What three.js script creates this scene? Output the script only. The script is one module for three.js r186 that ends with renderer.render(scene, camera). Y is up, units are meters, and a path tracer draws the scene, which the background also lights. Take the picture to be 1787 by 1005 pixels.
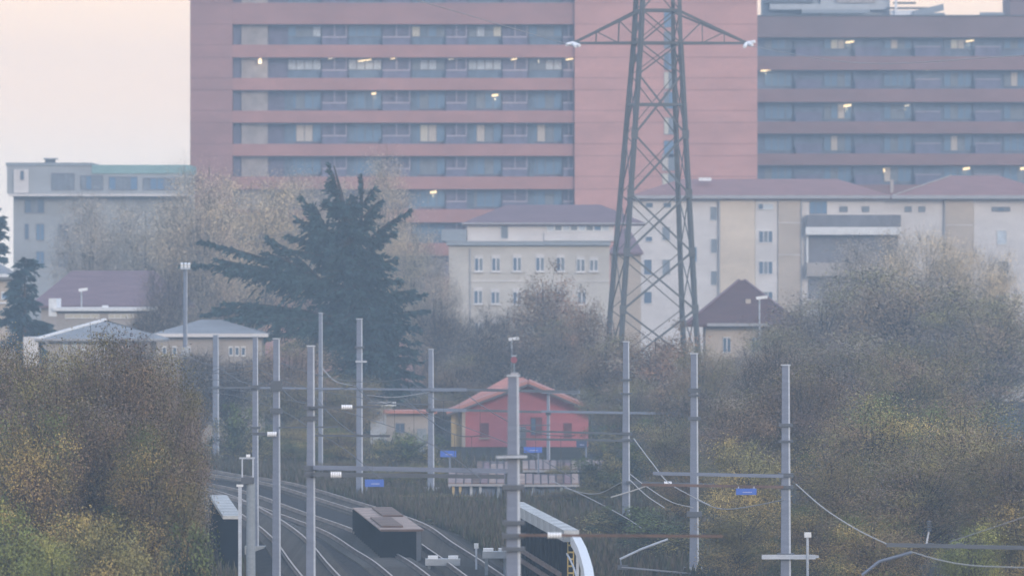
import * as THREE from 'three';

// ---------------------------------------------------------------- camera, sky, sun, exposure
const W = 1787, HGT = 1005, F = 14000, CAMY = 12, HOR = 480, CX = 893.5;   // long lens from a footbridge 12 m above the rails
const scene = new THREE.Scene();
const camera = new THREE.PerspectiveCamera(2 * Math.atan(HGT / 2 / F) * 180 / Math.PI, W / HGT, 5, 6000);
camera.position.set(0, CAMY, 0);
camera.lookAt(0, CAMY - (HGT / 2 - HOR) / F * 1000, -1000);
camera.focus = 330; camera.userData.fStop = 1.8;
const renderer = new THREE.WebGLRenderer({ antialias: true });
renderer.toneMapping = THREE.LinearToneMapping;
renderer.toneMappingExposure = 1.1;
renderer.shadowMap.enabled = true;
{
  const w = 64, h = 2048, d = new Float32Array(w * h * 4);
  const stops = [[-90, .30, .30, .32], [-0.5, 1.36, 1.26, 1.14], [0.6, 1.30, 1.14, 1.0], [1.4, 1.45, 1.12, .88], [2.4, 1.50, 1.12, .82], [8, 1.14, 1.06, 1.0], [20, .94, 1.0, 1.14], [45, .68, .85, 1.16], [90, .54, .71, 1.05]];
  for (let j = 0; j < h; j++) {
    const e = (j + .5) / h * 180 - 90;
    let k = 0; while (k < stops.length - 2 && e > stops[k + 1][0]) k++;
    const a = stops[k], b = stops[k + 1], t = Math.min(1, Math.max(0, (e - a[0]) / (b[0] - a[0]))), u = t * t * (3 - 2 * t);
    for (let i = 0; i < w; i++) for (let c = 0; c < 4; c++) d[(j * w + i) * 4 + c] = c == 3 ? 1 : a[c + 1] + (b[c + 1] - a[c + 1]) * u;
  }
  const t = new THREE.DataTexture(d, w, h, THREE.RGBAFormat, THREE.FloatType);
  t.mapping = THREE.EquirectangularReflectionMapping; t.magFilter = t.minFilter = THREE.LinearFilter; t.wrapS = THREE.RepeatWrapping; t.needsUpdate = true;
  scene.background = t; scene.environment = t;
}
const sun = new THREE.DirectionalLight(new THREE.Color().setRGB(1, .84, .7), 1.5);
sun.position.set(500, 310, 560); sun.target.position.set(0, 0, -500); sun.castShadow = true; sun.shadow.radius = 30;
Object.assign(sun.shadow.camera, { left: -500, right: 500, top: 500, bottom: -500, near: 1, far: 2500 });
scene.add(sun, sun.target);
scene.fog = new THREE.FogExp2(new THREE.Color().setRGB(.57, .77, .98), .00059);

// ---------------------------------------------------------------- helpers
function rng(s) { return () => { s |= 0; s = s + 0x6D2B79F5 | 0; let t = Math.imul(s ^ s >>> 15, 1 | s); t = t + Math.imul(t ^ t >>> 7, 61 | t) ^ t; return ((t ^ t >>> 14) >>> 0) / 4294967296; }; }
const sc = D => F / D;
const PX = (x, D) => (x - CX) / F * D, PY = (y, D) => CAMY + (HOR - y) / F * D;
const P = (x, y, D) => [PX(x, D), PY(y, D), -D];
const sub = (a, b) => [a[0] - b[0], a[1] - b[1], a[2] - b[2]], add = (a, b) => [a[0] + b[0], a[1] + b[1], a[2] + b[2]], mul = (a, k) => [a[0] * k, a[1] * k, a[2] * k];
const cross = (a, b) => [a[1] * b[2] - a[2] * b[1], a[2] * b[0] - a[0] * b[2], a[0] * b[1] - a[1] * b[0]];
const len = a => Math.hypot(...a), norm = a => mul(a, 1 / (len(a) || 1)), mix = (a, b, t) => a.map((v, i) => v + (b[i] - v) * t);

class G {                                                    // collects triangles; build() makes one BufferGeometry with uv in metres
  constructor() { this.p = []; this.c = null; }
  tri(a, b, c, col) { this.p.push(...a, ...b, ...c); if (col) { (this.c ??= []).push(...col, ...col, ...col); } return this; }
  quad(a, b, c, d, col) { return this.tri(a, b, c, col).tri(a, c, d, col); }
  obox(m, u, v, w) {                                          // centre and three half vectors
    const q = (i, j, k) => add(m, add(mul(u, i), add(mul(v, j), mul(w, k))));
    const f = (a, b, c, d) => this.quad(a, b, c, d);
    f(q(-1, -1, 1), q(1, -1, 1), q(1, 1, 1), q(-1, 1, 1)); f(q(1, -1, -1), q(-1, -1, -1), q(-1, 1, -1), q(1, 1, -1));
    f(q(1, -1, 1), q(1, -1, -1), q(1, 1, -1), q(1, 1, 1)); f(q(-1, -1, -1), q(-1, -1, 1), q(-1, 1, 1), q(-1, 1, -1));
    f(q(-1, 1, 1), q(1, 1, 1), q(1, 1, -1), q(-1, 1, -1)); f(q(-1, -1, -1), q(1, -1, -1), q(1, -1, 1), q(-1, -1, 1));
    return this;
  }
  box(x0, x1, y0, y1, z0, z1) { return this.obox([(x0 + x1) / 2, (y0 + y1) / 2, (z0 + z1) / 2], [(x1 - x0) / 2, 0, 0], [0, (y1 - y0) / 2, 0], [0, 0, (z1 - z0) / 2]); }
  leaf(a, b, c, d, col, out) {                                // a leaf whose shading follows the leaf clump it sits on
    const f = cross(sub(b, a), sub(c, a)), k = f[0] * out[0] + f[1] * out[1] + f[2] * out[2];
    k < 0 ? this.quad(a, d, c, b, col) : this.quad(a, b, c, d, col);
    const m = norm(add(mul(norm(f), k < 0 ? -.35 : .35), out)); this.n ??= []; for (let i = 0; i < 6; i++) this.n.push(...m);
    return this;
  }
  bar(a, b, w, h = w) {
    const d = sub(b, a), n = norm(d); let s = cross(n, [0, 1, 0]); s = len(s) < .05 ? [1, 0, 0] : norm(s);
    return this.obox(mul(add(a, b), .5), mul(s, w / 2), mul(cross(s, n), h / 2), mul(d, .5));
  }
  tube(pts, r0, r1 = r0, n = 6) {
    const rings = pts.map((p, i) => {
      const t = norm(sub(pts[Math.min(i + 1, pts.length - 1)], pts[Math.max(i - 1, 0)]));
      let s = cross(t, Math.abs(t[1]) > .9 ? [1, 0, 0] : [0, 1, 0]); s = norm(s); const b = cross(s, t), r = r0 + (r1 - r0) * i / (pts.length - 1);
      return Array.from({ length: n }, (_, k) => { const a = k / n * 2 * Math.PI; return add(p, add(mul(s, r * Math.cos(a)), mul(b, r * Math.sin(a)))); });
    });
    for (let i = 0; i + 1 < rings.length; i++) for (let k = 0; k < n; k++) { const l = (k + 1) % n; this.quad(rings[i][k], rings[i][l], rings[i + 1][l], rings[i + 1][k]); }
    for (const [r, fl] of [[rings[0], 1], [rings.at(-1), 0]]) for (let k = 1; k + 1 < n; k++) fl ? this.tri(r[0], r[k + 1], r[k]) : this.tri(r[0], r[k], r[k + 1]);
    return this;
  }
  hip(x0, x1, z0, z1, y0, y1, inset, th = .12) {              // hipped roof slab with eaves, ridge along x
    const zm = (z0 + z1) / 2, a = [x0, y0, z1], b = [x1, y0, z1], c = [x1, y0, z0], d = [x0, y0, z0], r0 = [x0 + inset, y1, zm], r1 = [x1 - inset, y1, zm];
    this.quad(a, b, r1, r0).tri(b, c, r1).quad(c, d, r0, r1).tri(d, a, r0);
    const lo = p => [p[0], p[1] - th, p[2]];
    for (const [p, q] of [[a, b], [b, c], [c, d], [d, a]]) this.quad(lo(p), lo(q), q, p);
    return this.quad(lo(d), lo(c), lo(b), lo(a));
  }
  build(o = [0, 0, 0]) {
    const n = this.p.length / 3, pos = new Float32Array(this.p.length), uv = new Float32Array(n * 2), nor = new Float32Array(this.p.length);
    for (let i = 0; i < n; i += 3) {
      const q = this.p.slice(i * 3, i * 3 + 9), a = q.slice(0, 3), b = q.slice(3, 6), c = q.slice(6, 9), m = norm(cross(sub(b, a), sub(c, a))), A = m.map(Math.abs);
      const ax = A[2] >= A[0] && A[2] >= A[1] ? [0, 1] : A[0] >= A[1] ? [2, 1] : [0, 2];
      for (let k = 0; k < 3; k++) {
        const j = i + k;
        for (let t = 0; t < 3; t++) { pos[j * 3 + t] = q[k * 3 + t] - o[t]; nor[j * 3 + t] = this.n ? this.n[j * 3 + t] : m[t]; }
        uv[j * 2] = q[k * 3 + ax[0]]; uv[j * 2 + 1] = q[k * 3 + ax[1]];
      }
    }
    const g = new THREE.BufferGeometry();
    g.setAttribute('position', new THREE.BufferAttribute(pos, 3)); g.setAttribute('normal', new THREE.BufferAttribute(nor, 3)); g.setAttribute('uv', new THREE.BufferAttribute(uv, 2));
    if (this.c) g.setAttribute('color', new THREE.BufferAttribute(new Float32Array(this.c), 3));
    return g;
  }
}
const used = {};
function numbered(n) { const k = used[n] = (used[n] ?? -1) + 1; return k ? n + '_' + String(k).padStart(3, '0') : n; }
function shade(m) { m.castShadow = m.receiveShadow = true; return m; }
function thing(name, label, category, o, group) {             // a Group at the thing's base; its parts are given in world metres
  const t = new THREE.Group(); t.name = numbered(name); t.position.set(...o); t.userData = { label, category, kind: 'thing' };
  if (group) t.userData.group = group;
  t.o = o; scene.add(t);
  return t;
}
function part(t, name, g, mat, label) {
  const root = t.o ?? t.parent.o ?? t.parent.parent.o, m = shade(new THREE.Mesh(g.build(root), mat)); m.name = name; if (label) m.userData.label = label;
  t.add(m); return m;
}
function structure(name, g, mat, kind = 'structure') { const m = shade(new THREE.Mesh(g.build(), mat)); m.name = numbered(name); m.userData = { kind }; scene.add(m); return m; }
function single(name, label, category, g, mat, o, group) {
  const m = shade(new THREE.Mesh(g.build(o), mat)); m.name = numbered(name); m.position.set(...o); m.userData = { label, category, kind: 'thing' }; if (group) m.userData.group = group; scene.add(m); return m;
}

// ---------------------------------------------------------------- materials
function noiseTex(seed, lo, hi, oct, metres, stretch = 1) {     // grey multiplier: layered value noise that wraps
  const N = 256, r = rng(seed), d = new Uint8Array(N * N * 4), v = new Float32Array(N * N);
  let amp = 1, sum = 0;
  for (let o = oct[0]; o <= oct[1]; o++) {
    const n = 2 ** o, ny = Math.max(1, Math.round(n / stretch)), g = Float32Array.from({ length: n * ny }, () => r());
    for (let y = 0; y < N; y++) for (let x = 0; x < N; x++) {
      const fx = x / N * n, fy = y / N * ny, ix = fx | 0, iy = fy | 0, s = t => t * t * (3 - 2 * t), tx = s(fx - ix), ty = s(fy - iy), X = (ix + 1) % n, Y = (iy + 1) % ny;
      v[y * N + x] += amp * ((g[iy * n + ix] * (1 - tx) + g[iy * n + X] * tx) * (1 - ty) + (g[Y * n + ix] * (1 - tx) + g[Y * n + X] * tx) * ty);
    }
    sum += amp; amp *= .75;
  }
  for (let i = 0; i < N * N; i++) { const k = Math.max(0, Math.min(1, (v[i] / sum - .5) * 1.8 + .5)); d[i * 4] = d[i * 4 + 1] = d[i * 4 + 2] = 255 * (lo + (hi - lo) * k); d[i * 4 + 3] = 255; }
  const t = new THREE.DataTexture(d, N, N); t.wrapS = t.wrapT = THREE.RepeatWrapping; t.magFilter = THREE.LinearFilter; t.minFilter = THREE.LinearMipmapLinearFilter; t.generateMipmaps = true;
  t.repeat.set(1 / metres, 1 / metres); t.needsUpdate = true; return t;
}
const T = { wall: noiseTex(1, .72, 1, [1, 6], 14, .35), fine: noiseTex(2, .7, 1, [3, 7], 5), ground: noiseTex(3, .45, 1, [2, 7], 16), stone: noiseTex(4, .35, 1, [4, 8], 3), roof: noiseTex(5, .68, 1, [2, 7], 7, .25), metal: noiseTex(6, .78, 1, [2, 6], 2, .2), rust: noiseTex(7, .45, 1, [2, 7], 4) };
function mat(r, g, b, map, rough = .9, metal = 0, extra) { const m = new THREE.MeshPhysicalMaterial({ roughness: rough, metalness: metal, ...extra }); m.color.setRGB(r, g, b); if (map) m.map = map; return m; }
const glow = (r, g, b, e, base = .4) => mat(base, base, base, null, .5, 0, { emissive: new THREE.Color().setRGB(r, g, b), emissiveIntensity: e });
const M = {
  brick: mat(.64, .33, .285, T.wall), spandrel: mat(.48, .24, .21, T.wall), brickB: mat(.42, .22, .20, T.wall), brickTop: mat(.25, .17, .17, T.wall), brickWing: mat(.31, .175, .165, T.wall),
  joint: mat(.16, .07, .07), loggia: mat(.19, .185, .275, T.fine), loggiaDark: mat(.19, .235, .33, T.fine), paleWall: mat(.42, .38, .36, T.fine), baseP: mat(.17, .235, .33, T.fine), rail: mat(.42, .38, .44, null, .6),
  glassDark: mat(.11, .165, .25, null, .12), glassBlue: mat(.135, .235, .37, null, .15), blind: mat(.62, .70, .78, T.fine, .7), blindDim: mat(.24, .28, .33, T.fine, .7), frame: mat(.19, .21, .26, null, .6), frameW: mat(.7, .7, .7, null, .6),
  lit: glow(1, .82, .42, .16), litWarm: glow(1, .66, .34, .12), tube: glow(1, .66, .24, 1.5, .35), tubeW: glow(1, .78, .45, .7, .35),
  grey: mat(.30, .34, .38, T.metal, .7), greyL: mat(.48, .5, .52, T.metal, .7), plaster: mat(.66, .63, .58, T.wall), plasterW: mat(.78, .75, .74, T.wall), plasterY: mat(.80, .69, .56, T.wall), plasterB: mat(.58, .50, .42, T.wall), plasterG: mat(.46, .42, .39, T.wall), concrete: mat(.41, .435, .455, T.wall), shutter: mat(.22, .22, .25, T.fine),
  tile: mat(.36, .12, .10, T.roof), tileM: mat(.24, .155, .17, T.roof), tileR: mat(.36, .19, .175, T.roof), redShutter: mat(.26, .10, .11, T.fine), tileB: mat(.13, .065, .06, T.roof), tileS: mat(.60, .26, .21, T.roof), tileP: mat(.33, .25, .24, T.roof), slate: mat(.31, .32, .34, T.roof), eave: mat(.12, .1, .1), gutter: mat(.42, .42, .44, T.metal, .6),
  redWall: mat(.62, .19, .22, T.wall), yellowWall: mat(.66, .5, .25, T.wall), teal: mat(.30, .48, .48, T.wall),
  steel: mat(.20, .235, .32, T.metal, .6, .1), steelL: mat(.55, .60, .68, T.metal, .5, .1), steelD: mat(.11, .125, .15, T.metal, .7), pylon: mat(.13, .14, .145, T.metal, .7, .2), navy: mat(.007, .011, .02, T.rust, 1, 0, { specularIntensity: .1 }), rust: mat(.20, .13, .105, T.rust), rustL: mat(.46, .34, .29, T.rust), cap: mat(.62, .63, .62, T.rust), white: mat(.86, .88, .9, T.metal, .6), porcelain: mat(.9, .92, .95, null, .25), wire: mat(.34, .34, .36, null, .6, .2), wireL: mat(.46, .45, .44, null, .6), railTop: mat(.36, .32, .31, T.rust, .4, .3), sleeper: mat(.09, .085, .08, T.stone), blue: mat(.05, .14, .56, null, .5), blueDark: mat(.03, .055, .14, null, .6), sign: mat(.5, .55, .75), yellow: mat(.52, .4, .14, T.fine), red: mat(.3, .04, .04),
  ballast: mat(.066, .062, .062, T.stone, 1, 0, { specularIntensity: .1 }), earth: mat(.055, .05, .038, T.ground, 1, 0, { specularIntensity: .1 }), bark: mat(.07, .055, .045, T.fine), barkG: mat(.12, .11, .1, T.fine),
};

// ---------------------------------------------------------------- ground and railway
{
  const g = new G(); g.quad([-420, 0, -60], [420, 0, -60], [420, 0, -1350], [-420, 0, -1350]); structure('ground', g, M.earth);
}
const trackC = [[2.6, 240], [1.1, 280], [-1.05, 320], [-2.55, 345], [-4.2, 373], [-7.9, 408], [-12.6, 447], [-16, 464], [-19.2, 483], [-27, 520], [-38, 560]];
const trackB = [[-.2, 240], [-1.75, 280], [-3.95, 320], [-5.2, 337], [-7.0, 361], [-10.7, 395], [-14.6, 430], [-19, 455], [-25, 486], [-36, 530]];
const trackA = [[-3.2, 240], [-5.1, 280], [-7.35, 320], [-9.1, 352], [-11.1, 380], [-13.5, 407], [-15.6, 423], [-17.3, 436], [-22, 464], [-30, 500]];
function smooth(pts, n) { const c = new THREE.CatmullRomCurve3(pts.map(([x, d]) => new THREE.Vector3(x, 0, -d))); return c.getPoints(n).map(v => [v.x, v.y, v.z]); }
function sweep(g, pts, prof) {                                 // prof: list of [offset to the right, height]
  const ring = pts.map((p, i) => { const t = norm(sub(pts[Math.min(i + 1, pts.length - 1)], pts[Math.max(i - 1, 0)])), s = [-t[2], 0, t[0]]; return prof.map(([o, h]) => add(p, [s[0] * o, h, s[2] * o])); });
  for (let i = 0; i + 1 < ring.length; i++) for (let k = 0; k + 1 < prof.length; k++) g.quad(ring[i][k], ring[i][k + 1], ring[i + 1][k + 1], ring[i + 1][k]);
  return g;
}
const trackLabels = ['left curving railway track nearest the thick autumn trees', 'middle curving railway track passing left of the rusty topped girder', 'right curving railway track running behind the rusty topped girder'];
[trackA, trackB, trackC].forEach((tr, i) => {
  const pts = smooth(tr, 60);
  structure('ballast', sweep(new G(), pts, [[-2.7, .01], [-1.9, .3 - .004 * i], [.5, .3 - .004 * i], [1.25, .01]]), M.ballast);
  const t = thing('railway_track', trackLabels[i], 'railway track', [tr[0][0], .3, -tr[0][1]]);
  for (const o of [0, -1.435]) {
    const r = new G(); sweep(r, pts, [[o - .09, .44], [o - .09, .35], [o - .02, .37], [o - .036, .46], [o - .036, .5], [o + .036, .5], [o + .036, .46], [o + .02, .37], [o + .09, .35], [o + .09, .44]]);
    part(t, 'rail', r, M.railTop);
  }
  const s = new G(), fine = smooth(tr, 420);
  for (let k = 1; k < fine.length; k++) { const tt = norm(sub(fine[k], fine[k - 1])), sd = [-tt[2], 0, tt[0]], c = add(fine[k], [sd[0] * -.7175, .3, sd[2] * -.7175]); s.obox(c, mul(sd, 1.25), [0, .05, 0], mul(tt, .12)); }
  const sm = part(t, 'sleeper', s, M.sleeper); sm.userData.kind = 'stuff';
});
// three plate girders of the railway bridge
function girder(label, name, a, b, w, h, capMat, capH, capW, n, extra) {
  const t = thing('bridge_girder', label, 'bridge girder', a);
  const d = norm(sub(b, a)), s = [-d[2], 0, d[0]], L = len(sub(b, a)), m = mul(add(a, b), .5), up = y => [m[0], y, m[2]];
  part(t, 'web_plate', new G().obox(up(h / 2), mul(s, w / 2), [0, h / 2, 0], mul(d, L / 2)), M.navy);
  part(t, 'top_flange', new G().obox(up(h + capH / 2 + .003), mul(s, capW / 2), [0, capH / 2, 0], mul(d, L / 2 + .1)), capMat);
  for (let i = 0; i <= n; i++) for (const sg of [-1]) {
    const c = add(mix(a, b, i / n), mul(s, sg * (w / 2 + .05)));
    part(t, 'stiffener', new G().obox([c[0], h / 2, c[2]], mul(s, .048), [0, h / 2 - .02, 0], mul(d, .05)), M.navy);
  }
  if (extra) extra(t, a, b, d, s, w, h);
  return t;
}
girder('dark steel bridge girder with flat rusty top between two tracks', '', [-4.55, 0, -331], [-6.3, 0, -362], 1.62, 1.45, M.rustL, .05, 1.8, 14, (t, a, b, d, s, w, h) => {
  for (const k of [.02, .5]) { const c = mix(a, b, k + .25); part(t, 'rusty_plate', new G().obox([c[0] + (k > .1 ? .35 : -.3), h + .1, c[2]], mul(s, .45), [0, .035, 0], mul(d, 6)), M.rust); }
  for (const k of [-.78, -.4, 0, .36, .7]) part(t, 'end_rib', new G().obox([a[0] + k, h / 2, a[2] + .06], [k > .6 ? .1 : .035, 0, 0], [0, h / 2, 0], [0, 0, .04]), k > .6 ? M.steelD : M.navy); part(t, 'rusty_edge', new G().obox([a[0], h + .02, a[2] + .14], [.88, 0, 0], [0, .045, 0], [0, 0, .02]), M.rust);
});
girder('dark girder with pale slanting coping beside the left trees', '', [-11.25, 0, -322], [-12.9, 0, -352], .6, 2.2, M.cap, .14, .75, 12);
girder('dark girder with broad pale coping right of the thickest mast', '', [2.15, 0, -290], [.2, 0, -326], .5, 2.35, M.cap, .42, .56, 14, (t, a, b, d, s, w, h) => {
  for (const y of [.75, 1.15]) { const o = mul(s, -(w / 2 + .12)); part(t, 'rusty_rib', new G().bar(add(add(a, o), [0, y, 0]), add(add(b, o), [0, y, 0]), .1, .16), M.rust); }
});
{ // white tubular guard rail continuing the coping towards the camera
  const pts = [[1000, 938, 293], [1008, 950, 284], [1016, 966, 276], [1022, 984, 267], [1027, 1003, 258], [1030, 1024, 250]].map(p => P(...p));
  const t = thing('guard_rail', 'white curved guard rail at the end of the pale coping', 'guard rail', [pts[0][0], 0, pts[0][2]]);
  const g = new G(); for (let i = 0; i + 1 < pts.length; i++) { g.bar(pts[i], pts[i + 1], .3, .4); } part(t, 'top_rail', g, M.white);
  for (let i = 0; i < pts.length; i++) part(t, 'post', new G().box(pts[i][0] - .05, pts[i][0] + .05, 0, pts[i][1] - .16, pts[i][2] - .05, pts[i][2] + .05), M.steelL);
  const lo = pts.map(p => [p[0] - .28, p[1] - .5, p[2]]); const l = new G(); for (let i = 0; i + 1 < lo.length; i++) l.bar(lo[i], lo[i + 1], .05); part(t, 'lower_rail', l, M.steelL);
}
{ // ladder against the girder's end
  const D = 288.6, x0 = PX(991, D), x1 = PX(1001, D), t = thing('ladder', 'small yellowish ladder at the dark girder below the white guard rail', 'ladder', [x0, 0, -D]);
  for (const x of [x0, x1]) part(t, 'side_rail', new G().box(x - .02, x + .02, 0, 2.4, -D - .03, -D + .03), M.yellow);
  for (let i = 0; i < 9; i++) part(t, 'rung', new G().box(x0 + .02, x1 - .02, .25 + i * .25, .31 + i * .25, -D - .025, -D + .03), M.yellow);
}
// low pale trackside cabinets
for (const [x0, x1, y0, y1, D, label] of [[742, 803, 975, 988, 322, 'low pale trackside table with two white lamps beside right track'], [842, 888, 962, 986, 312, 'low grey trackside cabinet with white lid left of thickest mast']]) {
  const a = PX(x0, D), b = PX(x1, D), yt = PY(y0, D), t = thing('trackside_cabinet', label, 'cabinet', [(a + b) / 2, 0, -D]);
  part(t, 'body', new G().box(a, b, yt - .26, yt, -D - .5, -D + .5), M.greyL);
  for (const x of [a + .15, b - .15]) part(t, 'leg', new G().box(x - .06, x + .06, 0, yt - .262, -D - .4, -D + .4), M.grey);
  for (const k of [.22, .8]) { const x = a + (b - a) * k; part(t, 'white_lid', new G().box(x - .2, x + .2, yt + .003, yt + .12, -D - .3, -D + .45), M.porcelain); }
}
{ // small white marker post
  const D = 318, x = PX(831, D); const t = thing('marker_post', 'tiny white marker post behind the grey trackside cabinet', 'marker post', [x, 0, -D]);
  part(t, 'post', new G().box(x - .04, x + .04, 0, PY(957, D), -D - .04, -D + .04), M.steelL); part(t, 'head', new G().box(x - .09, x + .09, PY(957, D), PY(948, D), -D - .06, -D + .06), M.white);
}

// ---------------------------------------------------------------- masts, beams, signs and wires
const catGroup = null;
function mast(label, x, ytop, D, wTop, wBot, opt = {}) {         // tapering H section column; widths in metres
  const X = PX(x, D), H = PY(ytop, D), t = thing('catenary_mast', label, 'catenary mast', [X, 0, -D]);
  const g = new G(), q = (sx, sz, y) => { const w = (wBot + (wTop - wBot) * y / H) / 2; return [X + sx * w, y, -D + sz * w]; };
  const slab = (sx0, sx1, sz0, sz1) => { const a = [[sx0, sz1], [sx1, sz1], [sx1, sz0], [sx0, sz0]]; for (let i = 0; i < 4; i++) { const [p, r] = [a[i], a[(i + 1) % 4]]; g.quad(q(...p, 0), q(...r, 0), q(...r, H), q(...p, H)); } g.quad(q(...a[0], H), q(...a[1], H), q(...a[2], H), q(...a[3], H)); };
  slab(-1, .62, .72, 1); slab(-1, .62, -1, -.72); slab(-.3, -.1, -.72, .72);
  part(t, 'column', g, opt.dark ? M.grey : M.steel);
  const e = new G(); { const a = [[.63, 1], [1, 1], [1, -1], [.63, -1]]; for (let i = 0; i < 4; i++) { const p = a[i], r = a[(i + 1) % 4]; e.quad(q(...p, 0), q(...r, 0), q(...r, H), q(...p, H)); } }
  part(t, 'flange', e, M.steelL);
  part(t, 'cap_plate', new G().box(X - wTop * .62, X + wTop * .62, H, H + .04, -D - wTop * .62, -D + wTop * .62), M.steelL);
  part(t, 'footing', new G().box(X - .45, X + .45, 0, .35, -D - .45, -D + .45), M.concrete);
  for (const [y, h] of opt.clamps ?? []) { const yy = PY(y, D), w = wBot + (wTop - wBot) * yy / H; part(t, 'clamp', new G().box(X - w * .85, X + w * .85, yy - h / 2, yy + h / 2, -D - w * .8, -D + w * .8), M.steelD); }
  for (const [x0, y0, x1, y1, th, m, ins] of opt.beams ?? []) {
    const z = D - .3;
    part(t, 'beam', new G().bar(P(x0, y0, z), P(x1, y1, z), th, th), M[m]);
    for (const k of ins ?? []) { const c = P(k, y0 + (y1 - y0) * (k - x0) / (x1 - x0), z), i = new G(); for (let j = -2; j <= 2; j++) i.tube([add(c, [j * .07 - .03, 0, 0]), add(c, [j * .07 + .03, 0, 0])], th * .5 + .05, th * .5 + .03, 10); part(t, 'insulator', i, M.porcelain); }
  }
  for (const [x0, y0, x1, y1, th, m] of opt.stays ?? []) part(t, 'stay', new G().tube([P(x0, y0, D - .3), P((x0 + x1) / 2, (y0 + y1) / 2 + 1, D - .3), P(x1, y1, D - .3)], th / 2, th / 2, 6), M[m]);
  return t;
}
mast('thickest and nearest catenary mast standing before the red house', 896, 657, 200, .27, .44, { clamps: [[797, .1], [850, .12], [912, .1], [935, .12], [958, .1]], beams: [[866, 798, 920, 797, .06, 'steelL'], [906, 934, 1262, 936, .07, 'rust', [968]]], stays: [] });
mast('rightmost tall catenary mast standing against the right hand trees', 1372, 638, 290, .27, .38, { clamps: [[742, .12], [770, .08], [829, .14], [850, .12], [968, .1]], beams: [[1140, 826, 1368, 831, .12, 'steel'], [1120, 846, 1368, 850, .10, 'rust'], [1330, 972, 1424, 972, .16, 'steelL']] });
mast('catenary mast left of the rightmost one, crossed by its beams', 1212, 618, 320, .27, .38, { clamps: [[681, .16], [690, .08], [730, .14], [897, .2]] });
mast('catenary mast right of the red house below the lattice pylon', 1093, 597, 370, .28, .38, { clamps: [[663, .1], [687, .08], [757, .14], [768, .12]], beams: [[905, 752, 1090, 757, .09, 'steelD'], [905, 766, 1090, 769, .1, 'steelD'], [1093, 842, 1250, 846, .13, 'steelD', [1166]]], stays: [[1066, 868, 1140, 844, .07, 'wireL']] });
mast('slim catenary post right of the red gable', 957, 683, 470, .17, .22, { clamps: [[722, .16]], beams: [[945, 684, 1012, 684, .18, 'steel'], [945, 718, 1190, 722, .14, 'steel'], [905, 742, 960, 742, .06, 'steelD']] });
mast('hazy catenary mast left of the red house', 752, 610, 440, .27, .38, { clamps: [[680, .2], [716, .2]], beams: [[752, 680, 814, 680, .17, 'steel'], [814, 680, 1010, 684, .15, 'steelD'], [752, 715, 814, 716, .17, 'steel'], [814, 716, 945, 719, .13, 'steelD'], [640, 704, 752, 706, .08, 'steelD']] });
mast('pale catenary mast rising before the right side of the cedar', 627, 557, 430, .3, .36, { clamps: [[606, .1]], beams: [[620, 631, 640, 631, .1, 'steelL'], [380, 676, 752, 680, .1, 'steel']] });
mast('slim far catenary mast rising before the cedar trunk', 559, 547, 470, .22, .28);
mast('tall near catenary mast left of the paired horizontal beams', 542, 605, 255, .22, .32, { clamps: [[712, .12], [730, .14], [817, .16], [828, .12]], beams: [[546, 816, 884, 822, .14, 'steel'], [546, 828, 880, 832, .13, 'steelD', [586]], [542, 711, 664, 710, .07, 'steelD', [605]]] });
mast('catenary mast with two dark clamps left of the near one', 482, 592, 300, .24, .32, { clamps: [[671, .28], [680, .1], [717, .2]], beams: [[440, 757, 484, 758, .11, 'steelD', [474]], [486, 746, 590, 745, .06, 'steelD'], [540, 760, 680, 761, .08, 'steelD']] });
mast('catenary mast third from the left trees', 445, 588, 345, .22, .3, { clamps: [[676, .2], [746, .1]], beams: [[380, 676, 447, 676, .07, 'steelD']] });
mast('faint distant catenary mast closest to the left trees', 376, 585, 520, .36, .42, { clamps: [[676, .16]] });
{ // signal on a stout post
  const D = 280, x = PX(437, D), t = thing('signal_post', 'stout signal post with open frame head beside the pale coping', 'signal post', [x, 0, -D]);
  const yt = PY(843, D), ya = PY(801, D), xl = PX(422, D), xr = PX(441, D);
  part(t, 'column', new G().tube([[x, 0, -D], [x, yt, -D]], .17, .15, 12), M.grey);
  part(t, 'head', new G().box(xl - .03, xr + .03, yt - .02, yt + .2, -D - .18, -D + .18), M.steelD);
  for (const k of [xl, xr]) part(t, 'rod', new G().box(k - .025, k + .025, yt + .2, ya, -D - .03, -D + .03), M.steelL);
  part(t, 'crossbar', new G().box(xl - .1, xr + .06, ya + .002, ya + .06, -D - .05, -D + .05), M.steelL);
  part(t, 'lamp', new G().box(PX(429, D), PX(436, D), ya + .062, ya + .16, -D - .08, -D + .08), M.porcelain);
  const x2 = PX(418, D + 2); const t2 = thing('marker_post', 'thin pale post left of the stout signal post', 'marker post', [x2, 0, -D - 2]);
  part(t2, 'post', new G().box(x2 - .06, x2 + .06, 0, PY(850, D), -D - 2.06, -D - 1.94), M.steelL); part(t2, 'plate', new G().box(x2 - .12, x2 + .12, PY(852, D), PY(848, D), -D - 1.93, -D - 1.9), M.white);
}
{ // short lamp post beside the rightmost mast
  const D = 282, x = PX(1410, D), t = thing('lamp_post', 'short white lamp post right of the rightmost mast', 'lamp post', [x, 0, -D]);
  part(t, 'pole', new G().tube([[x, 0, -D], [x, PY(938, D), -D]], .05, .045, 8), M.steelL); part(t, 'lamp_head', new G().box(x - .11, x + .13, PY(938, D), PY(929, D), -D - .1, -D + .1), M.white); part(t, 'crossarm', new G().box(PX(1372, D), PX(1430, D), PY(974, D), PY(969, D), -D - .06, -D - .051 + .0), M.steelL);
}
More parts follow.
